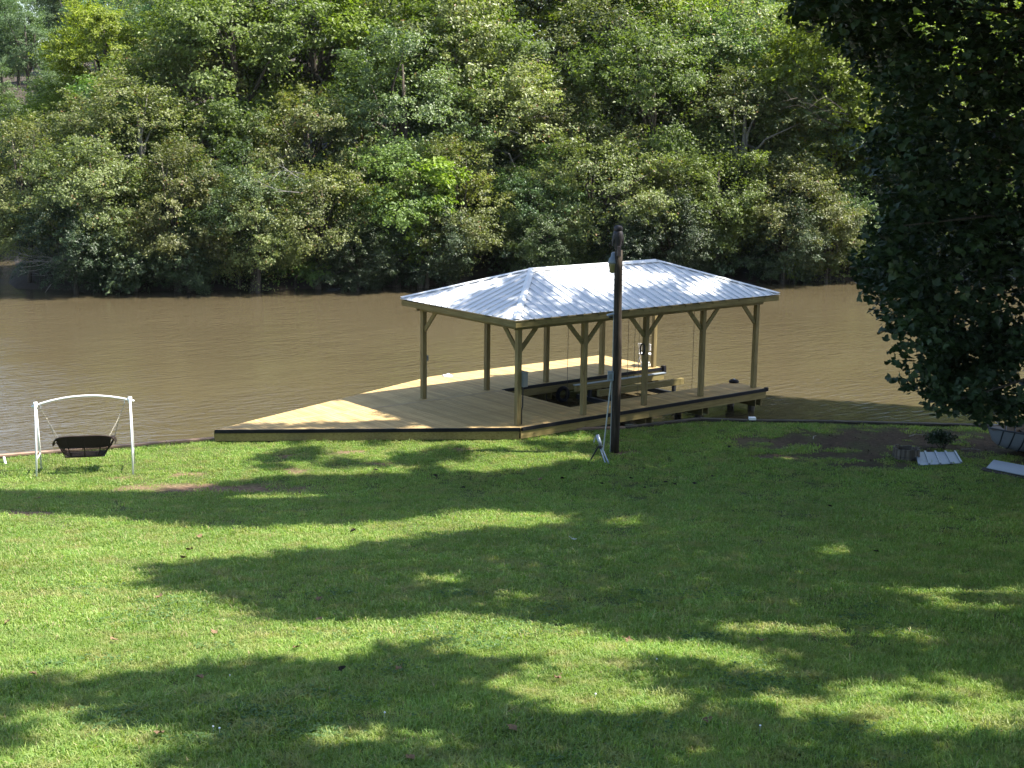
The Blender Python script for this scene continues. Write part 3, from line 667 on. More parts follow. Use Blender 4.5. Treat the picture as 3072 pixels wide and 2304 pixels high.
# chains
def chain(p, q, par, name="chain"):
    p, q = Vector(p), Vector(q); L = (q - p).length; n_ = max(2, int(L / 0.034)); d = (q - p) / n_; mb = MB()
    z = d.normalized(); x_ = z.orthogonal().normalized(); y_ = z.cross(x_)
    for k in range(n_):
        c = p + d * (k + 0.5); a_ = x_ if k % 2 else y_
        ringp = [c + z * (0.024 * math.sin(t_)) + a_ * (0.0115 * math.cos(t_)) for t_ in np.linspace(0, 2 * math.pi, 8, endpoint=False)]
        mb.tube(ringp, 0.0045, 4, closed=True)
    return mb.build(name, MT['chain'], par)
W2S = sb.matrix_basis.inverted()
for s_, at_, zz in ((-1, 0.055, 0.10), (1, 0.94, 0.10)):
    hook = TL + ax * at_ + Vector((0, 0, 0.17 * (1 - (2 * at_ - 1) ** 2) - 0.03)) + SW0
    hl = W2S @ hook
    MB().tube([hl + Vector((0, 0, 0.02)), hl - Vector((0, 0, 0.09))], 0.009, 6).build("hook", MT['white'], sb)
    a = hl - Vector((0, 0, 0.09)); back = backpt(s_ * 0.9, 1.0) + Vector((0, 0, 0.01)); front = Vector((s_ * (HL + 0.12), 0.25, 0.36))
    j = a.lerp((back + front) / 2, 0.36)
    chain(a, j, sb); chain(j, back, sb); chain(j, front, sb)
    MB().tube([j + Vector((0.0, 0.02 * math.cos(t_), 0.035 * math.sin(t_))) for t_ in np.linspace(0, 6.28, 10, endpoint=False)], 0.006, 5, closed=True).build("ring", MT['chain'], sb)
t = MB().tube([(0, 0, 0.0), (-0.08, 0.12, 0.16)], 0.03, 8).build("stake", MT['white']); t.location = (-12.86, 34.1, 0.41); tag(t, "short white pipe leaning on the grass against the seawall", "pipe")

# ------------------------------------------------------------------ boat, sheets and planter under the dark tree
bo = empty("rowing_boat", (12.98, 36.78, 0.42), R(-3), "blue grey ribbed boat with dark gunwale on the ground under the dark tree", "boat")
st = [0, .12, .3, .6, 1.0, 1.5, 2.2, 3.0, 3.8, 4.2]; hb = [.05, .2, .38, .6, .76, .84, .87, .86, .82, .8]; hh = [.66, .655, .645, .63, .61, .59, .57, .56, .56, .56]; kz = [.30, .19, .11, .05, .02, 0, 0, 0, 0, .02]
def sec(s_, side, k, off=0.0):   # k 0 keel .. 5 gunwale
    b = np.interp(s_, st, hb); H = np.interp(s_, st, hh); z0 = np.interp(s_, st, kz)
    fy = [0, .36, .62, .82, .95, 1.0][k]; fz = [0, .03, .12, .36, .68, 1.0][k]
    rake = 0.14 * fz * max(0, 1 - s_ / 0.5)
    return Vector((s_ - rake + 0.14, side * (b * fy + off * min(1, fy * 1.5)), z0 + (H - z0) * fz - (off if k < 2 else 0) + 0.02))
mb = MB(); SS = np.concatenate([np.linspace(0, 1, 14), np.linspace(1.2, 4.2, 10)])
for off, flip in ((0.0, False), (-0.025, True)):
    for side in (-1, 1):
        g = [[sec(s_, side, k, off) for k in range(6)] for s_ in SS]; base = [v for r_ in g for v in r_]
        fs = [(i * 6 + k, (i + 1) * 6 + k, (i + 1) * 6 + k + 1, i * 6 + k + 1) for i in range(len(SS) - 1) for k in range(5)]
        if off == 0.0: mb.poly(base, fs)
        else:
            inner = MB() if side == -1 else inner
            inner.poly(base, fs)
for side in (0,):
    e = [sec(4.2, -1, k) for k in range(5, -1, -1)] + [sec(4.2, 1, k) for k in range(1, 6)]; mb.poly(e, [tuple(range(11))])
mb.build("hull", MT['hull'], bo, True); inner.build("hull_lining", MT['hull_in'], bo, True)
for side in (-1, 1):
    MB().tube([sec(s_, side, 5, 0.008) for s_ in SS], 0.026, 6).build("gunwale", MT['hull_rim'], bo, True)
    for s_ in (0.14, 0.34, 0.58, 0.86, 1.2, 1.6, 2.1, 2.6, 3.1):
        mb = MB(); pts = [sec(s_ + 0.12 * (k / 5) ** 1.5, side, k, 0.006) for k in range(1, 6)]
        for a, b in zip(pts[:-1], pts[1:]): mb.bar(a, b, 0.035, 0.012, up=(0, side, 0.3))
        mb.build("hull_rib", MT['hull_rim'], bo)
for s_ in (1.05, 2.3, 3.5):
    b = np.interp(s_, st, hb) - 0.04; MB().box((s_ + 0.02, -b, 0.45), (s_ + 0.26, b, 0.49)).build("thwart", MT['old_wood'], bo)
for s_ in (0.5, 0.8, 1.5):
    mb = MB(); pts = [sec(s_, -1, k, -0.03) for k in range(5, 0, -1)] + [sec(s_, 0, 0, -0.03)] + [sec(s_, 1, k, -0.03) for k in range(1, 6)]
    mb.tube(pts, 0.02, 5).build("inner_rib", MT['hull'], bo)
MB().box((0.06, -0.22, 0.64), (0.42, 0.22, 0.66)).build("bow_plate", MT['hull_in'], bo)

def quad_sheet(name, q, th, mat, label, cat, ribs=0, lift=(0, 0, 0, 0)):
    c = sum((Vector((*p, 0)) for p in q), Vector()) / 4; z0 = 0.40
    P4 = [Vector((p[0] - c.x, p[1] - c.y, l)) for p, l in zip(q, lift)]
    root = empty(name, (c.x, c.y, z0 + 0.02), 0, label, cat)
    def pt(u, v): return P4[0].lerp(P4[1], u).lerp(P4[3].lerp(P4[2], u), v)
    N = max(1, ribs)
    for i in range(N):
        u0, u1 = i / N, (i + 1) / N - 0.004
        a = [pt(u0, 0), pt(u1, 0), pt(u1, 1), pt(u0, 1)]; b = [v + Vector((0, 0, th)) for v in a]
        MB().hexa(a + b).build("sheet_panel", mat, root)
    if ribs:
        for i in range(N + 1):
            u = min(0.985, max(0.015, i / N)); MB().bar(pt(u, 0) + Vector((0, 0, th + 0.02)), pt(u, 1) + Vector((0, 0, th + 0.02)), 0.05, 0.038).build("rib", mat, root)
    return root
quad_sheet("roofing_sheet", [(10.65, 35.07), (11.85, 35.28), (12.0, 36.33), (10.90, 36.30)], 0.012, MT['sheet'], "short bent ribbed roofing sheet lying beside the planter", "roofing sheet", 4, (0.0, 0.02, 0.07, 0.06))
quad_sheet("flat_sheet", [(12.28, 34.66), (14.5, 32.3), (15.1, 33.1), (12.74, 35.46)], 0.02, MT['sheet'], "flat pale metal sheet lying on a board in front of the boat", "metal sheet", 0, (0.05, 0.05, 0.07, 0.07))
quad_sheet("old_board", [(12.12, 34.62), (14.5, 32.1), (14.75, 32.4), (12.3, 34.9)], 0.03, MT['old_wood'], "weathered board lying under the flat metal sheet", "board")
t = empty("barrel_planter", (10.58, 36.0, 0.38), 0, "weathered round wooden stave planter at the end of the dark tree's shade", "planter")
NST = 18
for k in range(NST):
    a = 2 * math.pi * k / NST; hgt = 0.30 + random.uniform(-0.03, 0.03)
    o = MB().hexa([(-0.052, -0.02, 0), (0.052, -0.02, 0), (0.052, 0.02, 0), (-0.052, 0.02, 0), (-0.054, -0.02, hgt), (0.054, -0.02, hgt), (0.054, 0.02, hgt), (-0.054, 0.02, hgt)]).build("stave", MT['stave'], t)
    o.location = (0.33 * math.cos(a), 0.33 * math.sin(a), 0); o.rotation_euler = (0, 0, a + math.pi / 2)
MB().lathe([(0.30, 0.0), (0.305, 0.12), (0.10, 0.15), (0.01, 0.15)], 18).build("soil_fill", MT['soil'], t)
MB().tube([(0.355 * math.cos(a), 0.355 * math.sin(a), 0.10) for a in np.linspace(0, 6.2832, 24, endpoint=False)], 0.008, 4, closed=True).build("hoop", MT['dark_steel'], t)
# ------------------------------------------------------------------ foliage
SHAPE_Q = [(0, -.5), (.5, .0), (0, .5), (-.5, .0)]
SHAPE_O = [(0, -.5), (.42, -.18), (.40, .18), (0, .5), (-.40, .18), (-.42, -.18)]
SHAPE_M = [(0, -.45), (.30, -.38), (.55, -.02), (.26, .08), (.22, .32), (0, .55), (-.22, .32), (-.26, .08), (-.55, -.02), (-.30, -.38)]
def leaf_mesh(name, C, N, L, Wd, tint, mat, shape=SHAPE_Q, fold=0.16, g=None):
    g = g or rng; n = len(C)
    N = N / np.maximum(1e-6, np.linalg.norm(N, axis=1, keepdims=True))
    T = g.normal(size=(n, 3)); T -= N * (T * N).sum(1, keepdims=True); T /= np.linalg.norm(T, axis=1, keepdims=True)
    B = np.cross(N, T); k = len(shape)
    V = np.empty((n, k, 3), np.float32)
    for i, (a, b) in enumerate(shape):
        V[:, i] = C + T * (b * L)[:, None] + B * (a * Wd)[:, None] + N * (abs(a) * fold * Wd * 2 - abs(b) ** 2 * 0.3 * L)[:, None]
    me = bpy.data.meshes.new(name)
    me.vertices.add(n * k); me.vertices.foreach_set("co", V.reshape(-1))
    tr = []
    if k == 4: tr = [(0, 1, 2), (0, 2, 3)]
    elif k == 6: tr = [(0, 1, 2), (0, 2, 3), (0, 3, 4), (0, 4, 5)]
    else: tr = [(0, j, j + 1) for j in range(1, k - 1)]
    tr = np.array(tr); F = (np.arange(n)[:, None, None] * k + tr[None]).reshape(-1)
    nf = n * len(tr)
    me.loops.add(nf * 3); me.loops.foreach_set("vertex_index", F.astype(np.int32))
    me.polygons.add(nf); me.polygons.foreach_set("loop_start", np.arange(0, nf * 3, 3, dtype=np.int32))
    try: me.polygons.foreach_set("loop_total", np.full(nf, 3, dtype=np.int32))
    except Exception: pass
    a = me.attributes.new("tint", 'FLOAT', 'POINT'); a.data.foreach_set("value", np.repeat(np.clip(tint, 0, 1), k).astype(np.float32))
    me.update(calc_edges=True); me.validate(); me.materials.append(mat); return me

LM = {}
LM['olive'] = leaf_mat("olive leaves", (0.082, 0.106, 0.038), (0.160, 0.188, 0.066), (0.25, 0.27, 0.110), 0.42, 0.40, 0.35, 0.02, (0.20, 0.12, 0.05))
LM['green'] = leaf_mat("mid green leaves", (0.056, 0.092, 0.026), (0.112, 0.165, 0.044), (0.185, 0.245, 0.070), 0.45, 0.42, 0.3, 0.025)
LM['lime'] = leaf_mat("yellow green leaves", (0.100, 0.140, 0.018), (0.180, 0.235, 0.030), (0.26, 0.31, 0.05), 0.45, 0.46, 0.3, 0.015)
LM['dark'] = leaf_mat("dark green leaves", (0.040, 0.066, 0.026), (0.080, 0.120, 0.044), (0.145, 0.190, 0.070), 0.42, 0.36, 0.35, 0.02)
LM['shade'] = leaf_mat("shade-darkened leaves", (0.022, 0.038, 0.016), (0.042, 0.066, 0.026), (0.08, 0.105, 0.042), 0.42, 0.22, 0.35, 0.02)  # leaf colour darkened to paint in the shade low on the bank
LM['far'] = leaf_mat("distant green leaves", (0.06, 0.095, 0.04), (0.10, 0.15, 0.06), (0.16, 0.20, 0.09), 0.5, 0.3, 0.3)
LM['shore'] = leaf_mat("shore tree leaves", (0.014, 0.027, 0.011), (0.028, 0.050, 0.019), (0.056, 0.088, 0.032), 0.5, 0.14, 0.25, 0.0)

def crown_points(g, rx, rz, nlump, per, lump_r, flat=0.75, low=-0.75):
    """leaves on sprays, sprays on boughs, boughs spread through an uneven crown; returns positions, preferred normals, tint, bough centres"""
    D = g.normal(size=(nlump * 4, 3)); D /= np.linalg.norm(D, axis=1, keepdims=True)
    D = D[D[:, 2] > low][:nlump]; m = len(D)
    lob = g.normal(size=(6, 3)); lob /= np.linalg.norm(lob, axis=1, keepdims=True)
    r_ = 0.70 + 0.34 * np.max(np.maximum(0, D @ lob.T) ** 3, axis=1)
    CC = D * (r_ * g.uniform(0.15, 1.0, m) ** 0.30)[:, None] * np.array([rx, rx, rz])
    lr = 1.06 * lump_r * g.uniform(0.55, 1.3, m)
    ns = 13                                             # sprays on each bough
    k = np.repeat(np.arange(m), ns)
    so = g.normal(size=(m * ns, 3)); so /= np.linalg.norm(so, axis=1, keepdims=True)
    so = so * (g.uniform(0.25, 1.0, (m * ns, 1)) ** 0.5); so[:, 2] *= flat
    SC = CC[k] + so * lr[k][:, None]
    out = so + 0.9 * D[k] + np.array([0, 0, 0.15]); out /= np.linalg.norm(out, axis=1, keepdims=True)
    sl = lump_r * g.uniform(0.25, 0.75, m * ns)
    i = np.repeat(np.arange(m * ns), per); n_ = len(i)
    t = g.uniform(-0.5, 1.0, n_); wv = g.normal(size=(n_, 3)) * np.array([0.30, 0.30, 0.17])
    Pp = SC[i] + out[i] * (t * sl[i])[:, None] + wv * sl[i][:, None] * (1.15 - 0.6 * t)[:, None]
    Pp[:, 2] -= 0.30 * sl[i] * np.maximum(0, t) ** 2
    Nn = np.array([0, 0, 0.6]) + 0.65 * out[i] + g.normal(size=(n_, 3)) * 0.5
    ct = g.uniform(0.25, 0.65, m); st = g.uniform(-0.12, 0.12, m * ns)
    tint = np.minimum(ct[k[i]] + st[i] + g.normal(size=n_) * 0.13, 0.89)
    fill = g.uniform(size=n_) < 0.07                     # loose leaves all through the crown
    q = g.normal(size=(n_, 3)); q /= np.linalg.norm(q, axis=1, keepdims=True); q *= (g.uniform(0.2, 1, (n_, 1)) ** 0.4) * 0.95
    Pp[fill] = (q * np.array([rx, rx, rz]))[fill]
    Pp[fill, 2] = np.maximum(Pp[fill, 2], low * rz)
    tint[g.uniform(size=n_) < 0.02] = 1.0
    return Pp, Nn, tint, CC

PROTO = {}
def make_proto(key, kind, seed, H, rx, rz, nclump, per, clump_r, leaf, bark='bark', low=-0.8, flat=0.55):
    g = np.random.default_rng(seed)
    Pp, Nn, tint, CC = crown_points(g, rx, rz, nclump, per, clump_r, flat, low)
    cz = H - rz * 0.9
    n_ = len(Pp); L = leaf * g.uniform(0.7, 1.3, n_); Wd = L * g.uniform(0.5, 0.72, n_)
    crown = leaf_mesh("crown_" + key, Pp + np.array([0, 0, cz]), Nn, L, Wd, tint, LM[kind], SHAPE_Q, 0.16, g)
    mb = MB(); tr = 0.035 * H ** 0.85
    lean = Vector((g.uniform(-.6, .6), g.uniform(-.6, .2), 0))
    pts = [Vector((0, 0, -0.6)), Vector((0, 0, 0.6)) + lean * 0.15, Vector((0, 0, cz * 0.55)) + lean * 0.6, Vector((0, 0, cz)) + lean, Vector((0, 0, cz + rz * 0.55)) + lean * 0.7]
    mb.tube(pts, [tr * 1.3, tr, tr * 0.75, tr * 0.5, tr * 0.15], 8)
    for k in g.choice(len(CC), min(14, len(CC)), replace=False):
        e = Vector(CC[k] * 0.95) + Vector((0, 0, cz)); s0 = pts[2].lerp(pts[3], g.uniform(0, 1)); mid = s0.lerp(e, 0.5) + Vector((g.normal() * .3, g.normal() * .3, 0.35))
        mb.tube([s0, mid, e], [tr * 0.38, tr * 0.24, tr * 0.06], 5)
    trunk = mb.mesh("trunk_" + key, MT[bark], True)
    PROTO[key] = (trunk, crown)
make_proto('o1', 'olive', 11, 8.5, 4.2, 4.0, 40, 45, 1.25, 0.164)
make_proto('o2', 'olive', 12, 9.5, 3.6, 5.0, 42, 45, 1.1, 0.156)
make_proto('o3', 'olive', 13, 12.0, 4.4, 5.6, 52, 45, 1.25, 0.172, 'pale_bark')
make_proto('g1', 'green', 21, 9.5, 3.8, 4.8, 42, 45, 1.15, 0.18)
make_proto('g2', 'green', 22, 13.0, 4.2, 6.2, 52, 45, 1.25, 0.18)
make_proto('l1', 'lime', 31, 13.0, 3.8, 5.6, 48, 45, 1.15, 0.189)
make_proto('l2', 'lime', 32, 6.0, 1.7, 2.8, 16, 36, 0.8, 0.205)
make_proto('d1', 'dark', 41, 9.0, 4.0, 4.3, 42, 45, 1.2, 0.156)
make_proto('d2', 'dark', 42, 12.0, 4.2, 5.6, 50, 45, 1.2, 0.164)
make_proto('f1', 'far', 51, 14.0, 4.6, 5.8, 52, 42, 1.3, 0.189)
make_proto('f2', 'far', 52, 16.0, 3.6, 7.2, 52, 42, 1.2, 0.189, 'pale_bark')
make_proto('s1', 'shade', 43, 8.5, 3.8, 4.2, 42, 45, 1.2, 0.156)  # low waterside trees, overhang shade put into their leaf colour
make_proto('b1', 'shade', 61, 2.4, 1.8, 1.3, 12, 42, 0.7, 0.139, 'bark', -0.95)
make_proto('b2', 'green', 62, 2.2, 1.6, 1.2, 11, 42, 0.65, 0.148, 'bark', -0.95)

KIND_WORD = {'o': 'olive green tree', 'g': 'mid green tree', 'l': 'bright yellow green tree', 'd': 'dark green tree', 's': 'shade-darkened tree', 'f': 'pale green tree', 'b': 'bush'}
def col_word(x, y):
    u = x / y / 0.3709        # -1..1 across the picture
    for lim, wd_ in ((-1.02, "past the left cove"), (-0.86, "beside the left cove"), (-0.66, "above the white swing"), (-0.46, "between swing and dock tip"), (-0.27, "above the dock's pointed end"), (-0.12, "left of the boathouse roof"),
                     (0.04, "behind the roof's left end"), (0.17, "just left of the timber pole"), (0.30, "just right of the timber pole"), (0.45, "behind the roof's right end"), (0.60, "right of the boathouse roof"), (0.78, "beside the shore tree"), (9, "behind the shore tree")):
        if u < lim: return wd_
def plant(key, x, y, row, s=1.0, rz=None, sz=1.0):
    rz = random.uniform(0, 6.28) if rz is None else rz
    trunk, crown = PROTO[key]
    word = KIND_WORD[key[0]]
    lab = f"{word} {row}, {col_word(x, y)}"
    root = empty("bush" if key[0] == 'b' else "bank_tree", (x, y, float(zfar(x, y)) - 0.05), rz, lab, "bush" if key[0] == 'b' else "tree", "bushes along the far waterline" if key[0] == 'b' else "trees on the far bank")
    root.scale = (s, s, s * sz)
    link_mesh("trunk", trunk, None, root); link_mesh("crown", crown, None, root)
    return root

r_ = random.Random(5)
def row(n, x0, x1, d, keys, label, s0, s1, jx=1.0, jd=1.0, sz=(0.9, 1.1)):
    for i in range(n):
        x = x0 + (x1 - x0) * (i + 0.5) / n + r_.uniform(-jx, jx); y = float(far_shore(x)) + d + r_.uniform(-jd, jd)
        plant(keys[i % len(keys)], x, y, label, r_.uniform(s0, s1), r_.uniform(0, 6.28), r_.uniform(*sz))
row(15, -24.5, 34, 0.25, ['o1', 'o2', 'd1', 'o1', 'g1', 'o2', 'd1', 'o1', 'o2', 'g1', 'o1', 'd1', 'o2', 'g1'], "overhanging the water", 0.72, 0.95, 0.8, 0.5)
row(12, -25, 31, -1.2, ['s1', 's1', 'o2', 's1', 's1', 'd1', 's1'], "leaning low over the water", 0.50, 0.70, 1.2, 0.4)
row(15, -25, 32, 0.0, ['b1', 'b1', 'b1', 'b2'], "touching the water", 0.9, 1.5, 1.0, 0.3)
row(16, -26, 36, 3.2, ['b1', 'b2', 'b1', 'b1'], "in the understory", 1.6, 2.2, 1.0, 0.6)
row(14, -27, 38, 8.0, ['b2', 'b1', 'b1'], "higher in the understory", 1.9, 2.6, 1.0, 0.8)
row(12, -24, 36, 5.0, ['o3', 'g1', 'o1', 'd2', 'o3', 'o2', 'g2', 'o3', 'd2', 'o3', 'l1', 'g2'], "in the second row", 0.95, 1.15, 1.2, 1.0)
row(11, -19, 40, 10.0, ['g2', 'l1', 'o3', 'd2', 'o3', 'g2', 'o3', 'o3', 'd2', 'l1', 'l1', 'g2'], "in the third row", 1.1, 1.35, 1.5, 1.5)
row(11, -17, 46, 17.0, ['f1', 'l1', 'g2', 'o3', 'l1', 'f2', 'g2', 'o3', 'f1', 'l1', 'g2'], "in the tall back row", 1.25, 1.5, 1.5, 2.0)
row(11, -14, 52, 28.0, ['f1', 'f2', 'f1', 'f2', 'f1'], "on the rise", 1.35, 1.65, 2.0, 2.5)
for i, x in enumerate((-52, -47, -42.5, -39, -36, -33.5)):
    y = float(far_shore(x)) + 2.5 + (i % 2) * 2
    plant(['f1', 'g1', 'f1', 'd2', 'f1', 'g1'][i], x, y, "low on the cove's far shore", 0.55, None, 0.95)
for i, x in enumerate((-50, -44.5, -40, -36.0, -32.5)):
    plant(['f2', 'f1', 'f2', 'f1', 'f2'][i], x, float(far_shore(x)) + 12 + 4 * (i % 2), "in the cove's second row", 0.62, None, 1.0)
for i, x in enumerate((-90, -82, -75, -69, -64, -59, -54, -49.5, -45, -40.5, -36, -31.5)):
    plant(['f1', 'f2', 'g2'][i % 3], x, float(far_shore(x)) + 74 + 10 * (i % 2), "on the far cove hill", 0.95, None, 1.0)
for i, x in enumerate((-74, -68, -63, -58, -53.5, -49, -44.5, -40, -35)):
    plant(['f1', 'g1', 'f2'][i % 3], x, float(far_shore(x)) + 54 + 5 * (i % 2), "midway up the cove hill", 0.75, None, 1.0)
for i, x in enumerate((-66, -60, -55, -50, -45, -40, -35, -30)):
    plant(['f1', 'f1', 'd2'][i % 3], x, float(far_shore(x)) + 34 + 6 * (i % 2), "partway up the cove hill", 0.75, None, 1.0)
for i, (x, y) in enumerate(((-28.6, 81.0), (-27.2, 77.2), (-30.2, 90.5), (-26.3, 74.6))):
    plant(['d1', 'o2', 'l1', 'o1'][i], x, y, ["behind the point", "on the point", "tall behind the point", "low at the tip of the point"][i], (0.9, 0.85, 0.75, 0.6)[i], None, 1.0)
plant('l1', -27.0, 92.0, "sunlit behind the point", 0.95, None, 1.0); plant('g1', -23.0, 84.0, "rounded behind the point", 1.0, None, 1.0); plant('o3', -20.0, 84.0, "tall behind the point", 0.95, None, 1.0)
plant('l1', -19.5, 93.0, "tall and sunlit above the olive trees", 1.15, None, 1.0); plant('f1', -23.5, 98.0, "hazy above the point", 0.9, None, 1.0)
plant('l2', -7.6, float(far_shore(-7.6)) - 0.2, "small and vine covered", 1.0, 1.0); plant('l2', -5.2, float(far_shore(-5.2)) - 0.8, "small and slender", 1.3, 2.0)
plant('l1', -3.0, float(far_shore(-3)) + 9.0, "with broad leaves near the top", 1.2, 1.0)
plant('l2', 16.6, float(far_shore(16.6)) - 0.6, "tiny and rounded at the waterline", 0.45, 3.0); plant('l1', 19.4, float(far_shore(19.4)) + 4, "tall behind the waterline", 1.3, 2.0); plant('l1', 23.5, float(far_shore(23.5)) + 6, "tall beside the shore tree", 1.25, 3.0)

# bare grey twigs over the water at the point, and one bleached dead limb
def dead_branch(name, loc, seed, n, L, label, mat):
    g = np.random.default_rng(seed); mb = MB()
    for k in range(n):
        a = g.uniform(2.4, 4.0); d = Vector((math.cos(a), math.sin(a) * 0.6, g.uniform(-0.15, 0.35))).normalized(); p = Vector((g.uniform(-.5, .5), g.uniform(-.5, .5), g.uniform(-.6, .8))); pts = [p]; 
        for s_ in range(4):
            d = (d + Vector(g.normal(size=3) * 0.22)).normalized(); p = p + d * L / 4; pts.append(p)
        mb.tube(pts, [0.03, 0.022, 0.016, 0.011, 0.005], 4)
        for q in pts[1:4]:
            d2 = (d + Vector(g.normal(size=3) * 0.6)).normalized(); mb.tube([q, q + d2 * L * 0.16, q + d2 * L * 0.3 + Vector((0, 0, -0.08))], [0.012, 0.008, 0.003], 3)
    o = mb.build(name, mat); o.location = loc; tag(o, label, "branch"); return o
dead_branch("dead_branches", (-23.0, 72.6, 1.5), 3, 16, 3.4, "bare grey twigs reaching over the water at the point", MT['pale_bark'])
dead_branch("dead_branches", (-11.0, 71.2, 6.0), 5, 3, 2.6, "bleached dead limb poking from the trees above the dock tip", MT['pale_bark'])
dead_branch("dead_branches", (18.6, 79.0, 9.5), 8, 6, 4.2, "thin bare branches high in front of the yellow green trees", MT['bark'])

